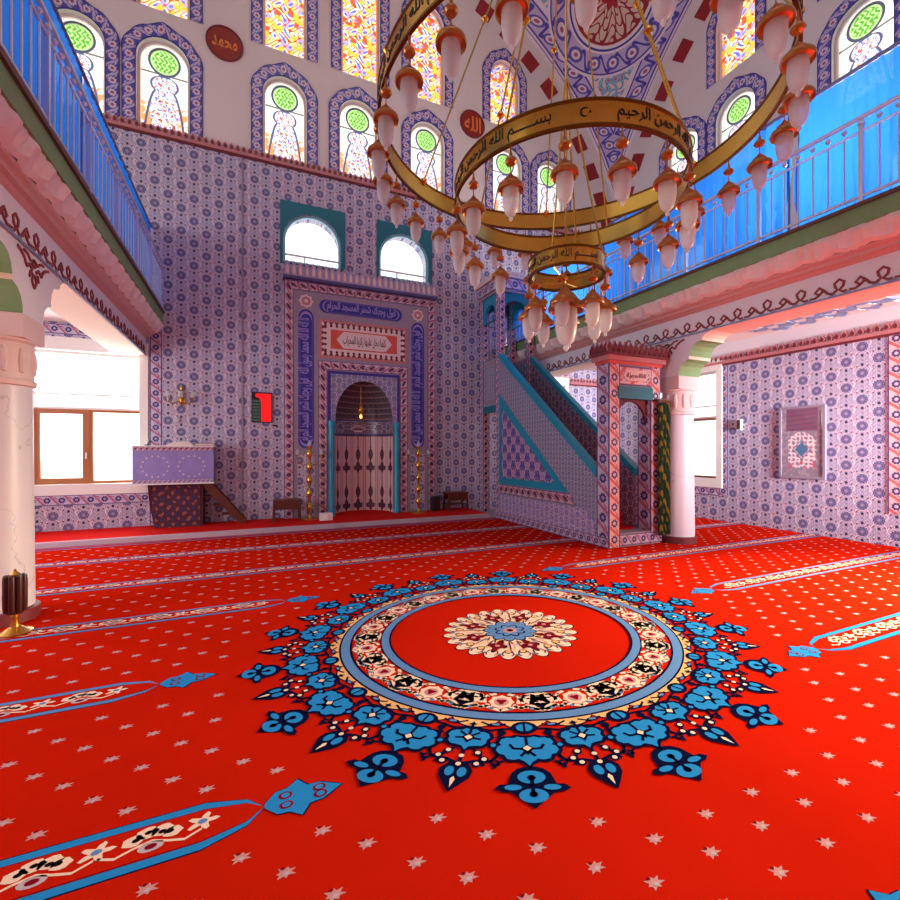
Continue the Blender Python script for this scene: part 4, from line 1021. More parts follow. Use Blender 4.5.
# hanging lamp of the niche
nl = thing('niche_lamp', 'small glowing amber lamp hanging on a cord inside the prayer niche', 'lamp', (2.43, QY + 0.05, 2.55))
MB().lathe([(0, -0.10), (0.05, -0.07), (0.075, 0.0), (0.06, 0.06), (0.03, 0.10), (0.05, 0.14), (0, 0.15)], seg=14).build('shade', M['gold'], nl, smooth=True)
MB().tube([(0, 0, 0.14), (0, 0, 0.60)], 0.005, 6).build('cord', M['brass'], nl)
bl = mat('glowing_bulb', srgb(255, 210, 120), 0.4); bl.node_tree.nodes['Principled BSDF'].inputs['Emission Color'].default_value = srgb(255, 190, 90); bl.node_tree.nodes['Principled BSDF'].inputs['Emission Strength'].default_value = 2.5
MB().lathe([(0, -0.20), (0.03, -0.18), (0.035, -0.14), (0.02, -0.105), (0, -0.10)], seg=12).build('bulb', bl, nl, smooth=True)

# ================================================================ MINBAR
mn_ = thing('minbar', 'tall tiled pulpit with a stair between teal handrails, portal in front and canopy behind', 'pulpit', (5.30, 5.60, 0.008))
Wd = 1.15; WP = Wd; Wd = 0.96; SL = 0.80
def hz(y): return 1.24 + SL * (y - 0.28)          # top of the handrail above the floor
yT = 3.50                                          # front of the tower
def sidewall(x0, x1, out):
    """balustrade wall: tiled slab with teal rail, inclined band and sunk triangle"""
    w = MB().prism([(0.28, 0.0), (yT, 0.0), (yT, hz(yT) - 0.10), (0.28, hz(0.28) - 0.10)], x0, x1, 'yz').build('side_wall', M['tile_stairs'], mn_)
    MB().prism([(0.28, hz(0.28) - 0.10), (yT, hz(yT) - 0.10), (yT, hz(yT) + 0.03), (0.28, hz(0.28) + 0.03)], x0 - 0.02, x1 + 0.02, 'yz').build('handrail', M['teal'], mn_)
    if out:
        xx0, xx1 = x0 - 0.014, x0 - 0.0005
        MB().curve2d([[(1.02, 0.82), (yT - 0.005, 0.82), (yT - 0.005, 2.90)], [(1.38, 0.96), (yT - 0.12, 0.96), (yT - 0.12, 2.56)]], 0.014, MYZ(xx0)).build('triangle_frame', M['teal'], mn_)
        MB().prism([(1.38, 0.96), (yT - 0.12, 0.96), (yT - 0.12, 2.56)], x0 - 0.006, xx1, 'yz').build('triangle_panel', M['tri'], mn_)
        MB().strip([(xx0, yT, 0.60), (xx0, 0.78, 0.60)], [(xx0, yT, 0.80), (xx0, 0.98, 0.80)], (0.013, 0, 0), width=0.2).build('middle_border', M['b_red'], mn_)
        mb = MB().prism([(0.30, 0.16), (yT - 0.02, 0.16), (yT - 0.02, 0.58), (0.60, 0.58), (0.30, 0.36)], xx0, xx1, 'yz', 0)
        for i in range(5):
            cy = yT - 0.4 - i * 0.58
            for q in range(16):
                a = 2 * PI * q / 16; yy, zz = cy + 0.2 * math.cos(a), 0.37 + 0.15 * math.sin(a)
                if yy > 0.34: mb.prism([(yy + 0.012 * math.cos(b), zz + 0.012 * math.sin(b)) for b in (0, PI / 2, PI, 1.5 * PI)], xx0 - 0.002, xx0, 'yz', 1)
        mb.build('lower_panel', [M['tile_small'], M['cream']], mn_)
        MB().strip([(xx0, yT, 0.0), (xx0, 0.0, 0.0)], [(xx0, yT, 0.16), (xx0, 0.0, 0.16)], (0.013, 0, 0), width=0.16).build('base_border', M['b_blue'], mn_)
sidewall(0.0, 0.09, True); sidewall(Wd - 0.09, Wd, False)
# inner faces darker tile
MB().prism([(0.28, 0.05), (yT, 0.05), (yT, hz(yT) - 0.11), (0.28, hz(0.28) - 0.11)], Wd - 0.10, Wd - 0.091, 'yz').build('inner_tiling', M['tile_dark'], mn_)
for i in range(11):
    MB().box(0.092, Wd - 0.102, 0.30 + i * 0.29, 0.30 + (i + 1) * 0.29, 0.0 if i == 0 else 0.24 * i, 0.24 * (i + 1)).build('stair_tread', M['redcarpet'], mn_)
# portal
def pillar(x0, x1, y0, y1, z0, z1, name, mats):
    """pillar with a bordered strip on every face"""
    mb = MB().box(x0 + .003, x1 - .003, y0 + .003, y1 - .003, z0, z1, 1)
    w = x1 - x0; d = y1 - y0
    mb.strip([(x0, y0, z0), (x0, y0, z1)], [(x1, y0, z0), (x1, y0, z1)], width=w, mi=0)
    mb.strip([(x0, y1, z0), (x0, y1, z1)], [(x0, y0, z0), (x0, y0, z1)], width=d, mi=0 if len(mats) < 3 else 2)
    mb.strip([(x1, y0, z0), (x1, y0, z1)], [(x1, y1, z0), (x1, y1, z1)], width=d, mi=0 if len(mats) < 3 else 2)
    mb.strip([(x1, y1, z0), (x1, y1, z1)], [(x0, y1, z0), (x0, y1, z1)], width=w, mi=0)
    return mb.build(name, mats, mn_)
pillar(0, 0.23, 0, 0.28, 0.0, 3.0, 'portal_pillar', [M['b_pink'], M['mauve'], M['b_blue']])
pillar(WP - 0.23, WP, 0, 0.28, 0.0, 3.0, 'portal_pillar', [M['b_pink'], M['mauve'], M['b_blue']])
MB().box(0.232, WP - 0.232, 0.0, 0.28, 0.0, 0.22, 1).strip([(0.23, -0.006, 0.02), (WP + 0.02, -0.006, 0.02)], [(0.23, -0.006, 0.2), (WP + 0.02, -0.006, 0.2)], (0, 0.006, 0), width=0.18).build('threshold', [M['b_blue'], M['mauve']], mn_)
mb = MB().box(0.232, WP - 0.232, 0.004, 0.276, 2.62, 3.0, 1)
mb.strip([(0.23, -0.004, 2.98), (WP - 0.23, -0.004, 2.98)], [(0.23, -0.004, 2.66), (WP - 0.23, -0.004, 2.66)], (0, 0.008, 0), width=0.32)
mb.prism([(0.36, 2.74), (0.80, 2.74), (0.86, 2.82), (0.80, 2.92), (0.36, 2.92), (0.30, 2.82)], -0.014, -0.004, 'xz', 2)
mb.text(VB, 0.105, 0.004, lambda v: Vector((0.58 + v.x, -0.016 - v.z, 2.82 + v.y)), 3, width=0.44, off=0.001)
mb.build('portal_lintel', [M['b_pink'], M['mauve'], M['cream'], M['scroll']], mn_)
MB().box(0.19, WP - 0.2, -0.02, 0.10, 2.44, 2.64).build('teal_lintel', M['tealdk'], mn_)
mb = MB().curve2d([[(0.231, 2.05), (0.231, 2.44), (WP - 0.231, 2.44), (WP - 0.231, 2.05)] + [(0.575 + 0.335 * math.cos(PI * i / 14), 2.05 + 0.36 * math.sin(PI * i / 14)) for i in range(15)]], 0.04, MXZ(0.10))
mb.build('portal_arch', M['maroon'], mn_)
# flared crown of the portal
mb = MB(); P = 0.07
for z0, z1, o, mi in ((3.0, 3.05, 0.02, 1), (3.05, 3.13, 0.06, 2), (3.13, 3.17, 0.09, 3)): mb.box(-o, WP + o, -o, 0.28 + o, z0, z1, mi)
def tulip(mb, c, d, f, mi=0, h=0.17, w=0.042, back=None):
    if back is not None: tulip(mb, Vector(c) + Vector(f) * 0.012, d, f, back, h * 1.12, w * 1.32)
    c = Vector(c); d = Vector(d); f = Vector(f)
    poly = [(-w * .5, 0), (w * .5, 0), (w, h * .4), (w * .7, h * .65), (w * .2, h * .85), (0, h), (-w * .2, h * .85), (-w * .7, h * .65), (-w, h * .4)]
    a = [c + d * x + Vector((0, 0, z)) for x, z in poly]; b = [p + f * 0.03 for p in a]; k = len(poly)
    mb.add(a + b, [list(range(k)), list(range(2 * k - 1, k - 1, -1))] + [(i, (i + 1) % k, k + (i + 1) % k, k + i) for i in range(k)], mi)
for i in range(12): tulip(mb, (-0.05 + i * 1.25 / 11, -0.08, 3.17), (1, 0, 0), (0, 1, 0), back=2); tulip(mb, (-0.05 + i * 1.25 / 11, 0.33, 3.17), (1, 0, 0), (0, 1, 0))
for i in range(4):
    for xx in (-0.08, WP + 0.05): tulip(mb, (xx, 0.0 + i * 0.1, 3.17), (0, 1, 0), (1, 0, 0), back=2)
mb.build('portal_crown', [M['tulip'], M['orange'], M['tulipbg'], M['maroon']], mn_)
# tower with canopy
yA, yB = yT, 4.46; zf = 2.66
for x0, x1 in ((0, 0.16), (Wd - 0.16, Wd)):
    for y0, y1 in ((yA, yA + 0.16), (yB - 0.16, yB)):
        pillar(x0, x1, y0, y1, 0.0, 5.30, 'tower_pillar', [M['b_red'], M['mauve'], M['b_blue']])
MB().box(0.125, Wd - 0.125, yA + 0.16, yB - 0.16, zf - 0.12, zf).build('landing', M['redcarpet'], mn_)
for x0, x1, out in ((0.03, 0.10, -1), (Wd - 0.10, Wd - 0.03, 1)):
    MB().box(x0 - 0.025, x1 + 0.02, yA + 0.161, yB - 0.161, zf - 0.17, zf - 0.001).build('teal_sill', M['tealdk'], mn_)
    MB().box(x0, x1, yA + 0.161, yB - 0.161, zf, 3.78).build('parapet', M['tile_stairs'], mn_)
    xo = x0 - 0.012 if out < 0 else x1
    MB().curve2d([rect(yA + 0.20, yB - 0.20, zf + 0.06, 3.72), rect(yA + 0.26, yB - 0.26, zf + 0.13, 3.65)], 0.012, MYZ(xo)).build('parapet_frame', M['mauve'], mn_)
    mb = MB().curve2d([rect(yA + 0.161, yB - 0.161, 4.7, 5.30), [(yA + 0.20, 4.701), (yB - 0.20, 4.701)] + [((yA + yB) / 2 + 0.28 * math.cos(PI * i / 14), 4.75 + 0.36 * math.sin(PI * i / 14)) for i in range(15)]], 0.08, MYZ(x0 - 0.015))
    mb.build('side_arch', M['teal'], mn_)
for y0 in (yA + 0.03, yB - 0.10):
    mb = MB().curve2d([rect(0.161, Wd - 0.161, 4.7, 5.30), [(0.20, 4.701), (Wd - 0.20, 4.701)] + [(Wd / 2 + 0.375 * math.cos(PI * i / 14), 4.75 + 0.38 * math.sin(PI * i / 14)) for i in range(15)]], 0.07, MXZ(y0))
    mb.build('front_arch' if y0 < 4 else 'rear_arch', M['tealdk'], mn_)
MB().box(0.161, Wd - 0.161, yB - 0.09, yB - 0.02, zf, 3.9).build('rear_parapet', M['tile_dark'], mn_)
mb = MB().box(-0.03, Wd + 0.01, yA - 0.03, yB + 0.03, 5.30, 5.36, 1)
o = 0.05
mb.strip([(-o, yA - o, 5.36), (Wd + .01, yA - o, 5.36)], [(-o, yA - o, 5.62), (Wd + .01, yA - o, 5.62)], width=0.26)
mb.strip([(-o, yB + o, 5.36), (-o, yA - o, 5.36)], [(-o, yB + o, 5.62), (-o, yA - o, 5.62)], width=0.26)
mb.strip([(Wd + .01, yA - o, 5.36), (Wd + .01, yB + o, 5.36)], [(Wd + .01, yA - o, 5.62), (Wd + .01, yB + o, 5.62)], width=0.26)
mb.box(-o + 0.004, Wd + .006, yA - o + 0.004, yB + o - 0.004, 5.36, 5.62, 1).box(-0.10, Wd + 0.015, yA - 0.10, yB + 0.10, 5.62, 5.67, 2)
mb.build('canopy', [M['b_blue'], M['mauve'], M['cream']], mn_)
mb = MB()
for i in range(14): tulip(mb, (-0.06 + i * 1.04 / 13, yA - 0.09, 5.67), (1, 0, 0), (0, 1, 0), h=0.11)
for i in range(12):
    for xx in (-0.09, Wd - 0.02): tulip(mb, (xx, yA - 0.04 + i * 1.06 / 11, 5.67), (0, 1, 0), (1, 0, 0), h=0.11)
mb.build('canopy_crest', M['cream'], mn_)
# green curtain hung beside the portal
gc = thing('door_curtain', 'dark green and gold curtain hanging down the right pillar of the tiled pulpit', 'curtain', (6.43, 5.50, 0.16))
mb = MB(); vs = []; n = 28
for z in (0.0, 0.7, 1.5, 2.24):
    for i in range(n + 1):
        t = i / n; vs.append((-0.13 + 0.26 * t, 0.028 * math.sin(t * 22) - 0.008, z))
fs = [(j * (n + 1) + i, j * (n + 1) + i + 1, (j + 1) * (n + 1) + i + 1, (j + 1) * (n + 1) + i) for j in range(3) for i in range(n)]
mb.add(vs + [(x, y + 0.012, z) for x, y, z in vs], fs + [tuple(k + len(vs) for k in f[::-1]) for f in fs]); mb.build('cloth', M['greencurtain'], gc, smooth=True)
MB().tube([(-0.16, 0.01, 2.26), (0.15, 0.01, 2.26)], 0.014, 8).box(-0.16, 0.15, -0.01, 0.09, 2.27, 2.30).build('rail', M['wood'], gc)

# ================================================================ PREACHING DESK (left)
kd = thing('preaching_desk', 'lilac tiled preaching desk on a rug-covered base beside the left window', 'desk', (-1.32, QY - 0.01, 0.085))
mb = MB().box(-0.68, 0.66, -0.62, 0, 0.90, 1.50, 0)
for cx_ in (-0.32, 0.28):
    for q in range(14):
        a = 2 * PI * q / 14; xx, zz = cx_ + 0.22 * math.cos(a), 1.20 + 0.2 * math.sin(a)
        mb.prism([(xx + 0.016 * math.cos(b), zz + 0.016 * math.sin(b)) for b in (0, 1.05, 2.1, 3.14, 4.2, 5.2)], -0.625, -0.62, 'xz', 1)
mk = mat('lilac_tile', srgb(140, 128, 188), 0.4, noise=(7, 0.15))
mb.build('desk_box', [mk, M['cream']], kd)
MB().strip([(-0.68, -0.63, 1.50), (0.66, -0.63, 1.50)], [(-0.68, -0.63, 1.58), (0.66, -0.63, 1.58)], (0, 0.01, 0), width=0.08).box(-0.70, 0.68, -0.645, 0, 1.581, 1.60, 1).build('desk_top', [M['b_red'], M['upvc']], kd)
MB().strip([(-0.68, -0.63, 0.88), (0.66, -0.63, 0.88)], [(-0.68, -0.63, 0.95), (0.66, -0.63, 0.95)], (0, 0.009, 0), width=0.07).box(-0.69, 0.67, -0.64, 0, 0.855, 0.88, 1).build('lower_moulding', [M['b_blue'], M['upvc']], kd)
def rug_mat():
    m = mat('dark_red_blue_rug', rough=0.95); nt, x, y, z, p = coords(m)
    n = noise(nt, 5, 4); s = sn(x * 34 + n * 7) * sn(z * 30 + n * 6)
    c = mixc(nt, s > 0.15, srgb(88, 34, 44), srgb(60, 50, 84)); c = mixc(nt, s < -0.55, c, srgb(140, 84, 84)); c = mixc(nt, ab(x) > 0.40, c, srgb(70, 24, 34))
    nt.links.new(c.k, p.inputs['Base Color']); return m
mb = MB().prism([(-0.48, 0.85), (0.46, 0.85), (0.46, 0.0), (-0.36, 0.0), (-0.44, 0.4)][::-1], -0.42, 0, 'xz'); mb.build('rug_cover', rug_mat(), kd)
[MB().box(0.47 + 0.16 * i, 0.66 + 0.16 * i, -0.345, -0.03, 0.56 - 0.19 * i, 0.585 - 0.19 * i).build('stair_tread', M['wood'], kd) for i in range(3)]; MB().prism([(0.47, 0.90), (0.60, 0.86), (1.26, 0.03), (1.20, 0.0), (1.12, 0.0), (0.47, 0.76)][::-1], -0.028, -0.002, 'xz').build('stair_rail', M['wood'], kd)
MB().prism([(0.47, 0.90), (0.60, 0.86), (1.26, 0.03), (1.20, 0.0), (1.12, 0.0), (0.47, 0.76)][::-1], -0.40, -0.352, 'xz').build('stair_rail', M['wood'], kd)
t = MB().prism([(-0.24, 0), (0.24, 0), (0.2, 0.05), (0.08, 0.085), (-0.1, 0.07), (-0.2, 0.03)], -0.12, 0.12, 'xz').build('folded_cloth', M['cream'], loc=(-1.26, 10.32, 1.687)); tag(t, 'cream folded cloth lying on the lilac preaching desk', 'cloth')
b = MB().box(-0.17, 0.17, -0.1, 0.1, 0, 0.05, 0).box(-0.165, 0.165, -0.102, 0.09, 0.008, 0.042, 1).build('prayer_book', [M['wood'], M['cream']], loc=(-0.84, 10.32, 1.687), rot=(0, 0, 0.1)); tag(b, 'brown book lying at the right end of the lilac preaching desk', 'book')
mic = thing('desk_microphone', 'small black microphone resting at the left end of the lilac preaching desk', 'microphone', (-1.80, 10.25, 1.687))
MB().lathe([(0, 0), (0.05, 0), (0.05, 0.015), (0, 0.018)], seg=12).build('base', M['black'], mic); MB().tube([(0, 0, 0.015), (0.02, 0, 0.06), (0.07, -0.01, 0.08)], [0.008, 0.008, 0.02], 8).build('head', M['black'], mic)

# ================================================================ WALL THINGS
def roundel(cx, cz, txt, label, r=0.36, size=0.5):
    o = thing('calligraphy_roundel', label, 'plaque', (cx, QY - 0.002, cz), group='red calligraphy roundels on the upper wall')
    MB().prism([(r * math.cos(2 * PI * i / 40), r * math.sin(2 * PI * i / 40)) for i in range(40)], -0.03, 0, 'xz').build('disc', M['maroon2'], o)
    mb = MB(); N = 40
    for i in range(N):
        a, b = 2 * PI * i / N, 2 * PI * (i + 1) / N
        mb.prism([(r * math.cos(a), r * math.sin(a)), (r * math.cos(b), r * math.sin(b)), (r * .92 * math.cos(b), r * .92 * math.sin(b)), (r * .92 * math.cos(a), r * .92 * math.sin(a))][::-1], -0.04, -0.0301, 'xz')
    mb.build('rim', M['maroon'], o)
    MB().text(txt, size, 0.006, lambda v: Vector((v.x, -0.034 - v.z, v.y)), 0, off=0.012, width=r * 1.35).build('lettering', M['goldpaint'], o)
M['maroon2'] = mat('dark_red_lacquer', srgb(140, 30, 16), 0.45); M['goldpaint'] = mat('orange_gold_lettering', srgb(226, 120, 60), 0.45)
roundel(5.39, 10.24, arabic('الله'), 'dark red round plaque with gold script on the upper wall, right of the middle windows', size=0.52)
roundel(-0.49, 10.22, arabic('محمد'), 'dark red round plaque with gold script on the upper wall, left above the tiles', size=0.40)
# prayer-times board
o = thing('prayer_time_board', 'red and green electronic board hanging on the blue tiles left of the prayer niche', 'display', (0.24, QY - 0.002, 2.53))
MB().box(-0.21, 0.21, -0.04, 0, -0.33, 0.33).build('case', M['black'], o)
MB().prism([(-0.02, -0.31), (0.19, -0.31), (0.19, 0.30), (-0.13, 0.30), (-0.13, 0.22), (-0.05, 0.20), (-0.02, 0.12)], -0.046, -0.0401, 'xz').build('red_display', M['redled'], o)
for i in range(7): MB().box(-0.195, -0.035, -0.045, -0.0401, -0.30 + i * 0.068, -0.25 + i * 0.068).build('time_row', M['greenrow'], o)
t = MB().box(-0.05, 0.05, -0.03, 0, -0.018, 0.018).build('wall_socket', M['darkbrown'], loc=(0.50, QY - 0.002, 2.14)); tag(t, 'small dark brown fitting on the tiles below the red board', 'fitting')
# sconce
sc_ = thing('wall_sconce', 'brass wall light with three small white shades above the preaching desk', 'wall lamp', (-1.28, QY - 0.002, 2.62))
MB().lathe([(0, -0.03), (0.05, -0.025), (0.07, 0), (0, 0.005)], seg=14).build('backplate', M['brass'], sc_, rot=(PI / 2, 0, 0), smooth=True)
for a in (-0.22, 0, 0.22):
    arm = MB().tube([(0, -0.03, 0), (a * 0.6, -0.14, -0.08), (a, -0.20, -0.04), (a, -0.20, 0.03)], 0.011, 8).lathe([(0, 0), (0.035, 0.0), (0.045, 0.015), (0, 0.02)], (a, -0.20, 0.02), 12).build('arm', M['brass'], sc_, smooth=True)
    MB().lathe([(0.03, 0.0), (0.052, 0.03), (0.05, 0.07), (0.035, 0.10), (0.045, 0.13)], (a, -0.20, 0.035), 14).build('shade', M['frost'], arm, smooth=True)
MB().lathe([(0, 0.36), (0.015, 0.33), (0.03, 0.27), (0.012, 0.22), (0.04, 0.17), (0.05, 0.13), (0.02, 0.08), (0.03, 0.04), (0.05, 0), (0.03, -0.05), (0, -0.1)], (0, -0.05, -0.04), 12).build('stem', M['brass'], sc_, smooth=True)
t = MB().lathe([(0, 0.0), (0.02, -0.01), (0.045, -0.05), (0.04, -0.10), (0, -0.12)], (0, -0.06, 0), 12).tube([(0, 0, 0.02), (0, -0.06, 0)], 0.008, 6).build('sconce_pendant', M['frost'], loc=(-1.36, QY - 0.002, 2.27), smooth=True); tag(t, 'small white glass light below the brass wall light', 'wall lamp')
# framed prayer rug on the right wall
def tap_mat():
    m = mat('woven_prayer_rug', rough=0.9); nt, x, y, z, p = coords(m)
    n = noise(nt, 14, 3); ay = ab(y)
    c = srgb(150, 132, 150)
    c = mixc(nt, n > 0.55, c, srgb(176, 158, 168))
    top = (z > 0.22) * (ay < 0.27); c = mixc(nt, top, c, srgb(136, 84, 110)); c = mixc(nt, top * (ab(sn(z * 36 + y * 3)) < 0.25), c, srgb(96, 70, 110))
    arch_ = (ay < 0.235) * (z < 0.20 - (ay * ay) * 2.6) * (z > -0.5)
    c = mixc(nt, arch_, c, srgb(236, 226, 228))
    fl_ = sn(y * 42 + n * 4) * sn(z * 38 + n * 4)
    c = mixc(nt, arch_ * (fl_ > 0.4), c, srgb(150, 128, 150)); c = mixc(nt, arch_ * (fl_ < -0.6), c, srgb(190, 120, 140))
    c = mixc(nt, arch_ * (z < -0.35) * (n > 0.5), c, srgb(204, 100, 124))
    d = ay * 1.25 + ab(z + 0.14); c = mixc(nt, d < 0.15, c, srgb(92, 112, 156)); c = mixc(nt, d < 0.11, c, srgb(70, 120, 160))
    e = ab(d - 0.19) < 0.012; c = mixc(nt, e * arch_, c, srgb(110, 90, 130))
    nt.links.new(c.k, p.inputs['Base Color']); return m
o = thing('framed_prayer_rug', 'framed prayer rug with a pale arch and blue diamond on the right tiled wall', 'wall hanging', (9.746, 5.18, 1.75))
MB().box(-0.02, 0, -0.36, 0.36, -0.66, 0.66).build('rug', tap_mat(), o)
MB().curve2d([rect(-0.40, 0.40, -0.70, 0.70), rect(-0.355, 0.355, -0.655, 0.655)], 0.035, MYZ(-0.035)).build('frame', M['mauve'], o)
MB().box(-0.028, -0.026, -0.354, 0.354, -0.654, 0.654).build('glass', M['glass'], o)
t = MB().box(-0.06, 0, -0.05, 0.05, -0.12, 0.12, 0).box(-0.075, -0.06, -0.035, 0.035, -0.10, 0.10, 1).build('wall_speaker', [M['upvc'], M['wood']], loc=(9.746, 6.38, 2.15)); tag(t, 'small brown and white speaker box on the right tiled wall beside the window', 'speaker')
# ================================================================ ON THE FLOOR
def candlestick(loc, label, h=1.72):
    o = thing('floor_candelabrum', label, 'candlestick', loc, group='tall brass candelabra beside the prayer niche')
    MB().lathe([(0, 0), (0.20, 0), (0.20, 0.02), (0.12, 0.035), (0.05, 0.05), (0.03, 0.09), (0.0, 0.09)], seg=24).build('foot', M['brass'], o, smooth=True)
    pr = [(0.0, 0.07), (0.028, 0.08)]; z = 0.10
    for i in range(5):
        pr += [(0.026, z), (0.03, z + 0.08), (0.062, z + 0.15), (0.066, z + 0.19), (0.03, z + 0.26), (0.045, z + 0.275), (0.028, z + 0.29)]; z += 0.29
    pr += [(0.025, z), (0.07, z + 0.02), (0.075, z + 0.04), (0.0, z + 0.045)]
    MB().lathe(pr, seg=18).build('stem', M['brass'], o, smooth=True)
    for a in (-1, 1):
        ar = MB().tube([(0, 0, z - 0.32), (a * 0.14, 0, z - 0.36), (a * 0.24, 0, z - 0.28), (a * 0.25, 0, z - 0.16)], 0.009, 8).lathe([(0, 0), (0.035, 0.005), (0.04, 0.02), (0, 0.025)], (a * 0.25, 0, z - 0.17), 12).build('arm', M['brass'], o, smooth=True)
        MB().lathe([(0.0, 0), (0.025, 0.01), (0.04, 0.05), (0.025, 0.10), (0, 0.14)], (a * 0.25, 0, z - 0.145), 12).build('lamp', M['frost'], ar, smooth=True)
    MB().lathe([(0.0, 0), (0.03, 0.01), (0.042, 0.05), (0.025, 0.10), (0, 0.14)], (0, 0, z + 0.045), 12).build('lamp', M['frost'], o, smooth=True)
candlestick((1.19, 10.25, 0.0855), 'tall brass candelabrum standing left of the prayer niche')
candlestick((3.72, 10.25, 0.0855), 'tall brass candelabrum standing right of the prayer niche')
def stool(loc, label, arms=False, w=0.54, d=0.36, h=0.46):
    o = thing('wooden_stool', label, 'stool', loc, group='low dark wooden stools along the front wall')
    MB().box(-w / 2, w / 2, -d / 2, d / 2, h - 0.035, h).build('seat', M['wood'], o)
    for sx in (-1, 1):
        for sy in (-1, 1): MB().prism([(sx * w / 2 - sx * 0.005 - 0.02, 0), (sx * w / 2 - sx * 0.005 + 0.02, 0), (sx * w / 2 - sx * 0.025 + 0.02, h - 0.036), (sx * w / 2 - sx * 0.025 - 0.02, h - 0.036)], sy * (d / 2 - 0.03) - 0.018, sy * (d / 2 - 0.03) + 0.018, 'xz').build('leg', M['wood'], o)
    MB().box(-w / 2 + 0.035, w / 2 - 0.035, -d / 2 + 0.01, -d / 2 + 0.03, h - 0.20, h - 0.036).build('apron', M['wood'], o)
    MB().box(-w / 2 + 0.035, w / 2 - 0.035, d / 2 - 0.03, d / 2 - 0.01, h - 0.2, h - 0.036).build('apron', M['wood'], o)
    if arms: MB().box(-w / 2 + 0.035, w / 2 - 0.035, -d / 2 + 0.04, d / 2 - 0.04, 0.15, 0.17).build('shelf', M['wood'], o); MB().box(-w / 2 + 0.035, w / 2 - 0.035, -d / 2 + 0.011, -d / 2 + 0.03, h - 0.036 - 0.17, h - 0.2).build('drawer_panel', M['darkbrown'], o)
    return o
stool((0.72, 10.22, 0.0855), 'low dark wooden stool with a deep apron left of the brass candelabrum')
stool((4.76, 10.36, 0.0855), 'low dark wooden stool with a shelf between the prayer niche and the tiled pulpit', True)
t = MB().box(-0.09, 0.09, -0.1, 0.1, 0, 0.36, 0).box(-0.07, 0.07, -0.105, -0.1, 0.05, 0.31, 1).build('floor_speaker', [M['black'], M['darkbrown']], loc=(4.22, 10.4, 0.0855)); tag(t, 'small black speaker box on the floor beside the right candelabrum', 'speaker')
t = MB().box(-0.13, 0.13, -0.08, 0.08, 0, 0.15, 0).box(0.03, 0.132, -0.082, 0.07, 0.005, 0.145, 1).build('tissue_box', [M['upvc'], M['cream']], loc=(1.50, 10.0, 0.0855)); tag(t, 'small white box on the floor beside the left brass candelabrum', 'box')
# lidded stand by the left column
o = thing('holder_stand', 'dark brown fluted holder on a gold foot beside the left column', 'holder', (-1.87, 5.12, 0.008))
MB().lathe([(0, 0), (0.115, 0), (0.12, 0.012), (0.08, 0.03), (0.035, 0.06), (0.025, 0.11), (0.03, 0.15), (0.05, 0.17), (0, 0.17)], seg=24).build('foot', M['gold'], o, smooth=True)
mb = MB().lathe([(0, 0.17), (0.055, 0.17), (0.065, 0.20), (0.065, 0.48), (0.0, 0.48)], seg=24)
for i in range(8):
    a = 2 * PI * i / 8; mb.lathe([(0, 0.18), (0.022, 0.19), (0.026, 0.23), (0.026, 0.46), (0.022, 0.50), (0, 0.51)], (0.06 * math.cos(a), 0.06 * math.sin(a), 0), 10)
mb.build('body', M['darkbrown'], o, smooth=True)
MB().lathe([(0, 0.48), (0.035, 0.49), (0.038, 0.51), (0.02, 0.53), (0.01, 0.54), (0.014, 0.55), (0, 0.56)], seg=14).build('lid', M['gold'], o, smooth=True)
# ================================================================ COLUMNS
def column(loc, label):
    o = thing('column', label, 'column', loc, group='round marble columns carrying the galleries')
    MB().lathe([(0, 0), (0.30, 0), (0.30, 0.10), (0.27, 0.115), (0, 0.115)], seg=40).build('base', M['maroon'], o, smooth=True)
    MB().lathe([(0.262, 0.115), (0.262, 0.2), (0.245, 2.2)], seg=40).build('shaft', M['marble'], o, smooth=True)
    mb = MB().lathe([(0.245, 2.2), (0.27, 2.21), (0.275, 2.25), (0.255, 2.27), (0.255, 2.60), (0.275, 2.62), (0.275, 2.64)], seg=40).box(-0.268, 0.268, -0.235, 0.235, 2.64, 2.855)
    for i in range(12):
        a = 2 * PI * i / 12; mb.lathe([(0, 0), (0.025, 0.02), (0.035, 0.12), (0.028, 0.22), (0, 0.27)], (0.247 * math.cos(a), 0.247 * math.sin(a), 2.31), 8)
    mb.build('capital', M['blush2'], o, smooth=True)
M['blush2'] = mat('pinkish_carved_plaster', srgb(224, 198, 196), 0.6, noise=(10, 0.05))
column((-2.17, 5.6, 0), 'white marble column at the left edge, carrying the left gallery')
column((6.875, 5.6, 0), 'white marble column right of the tiled pulpit, carrying the right gallery')
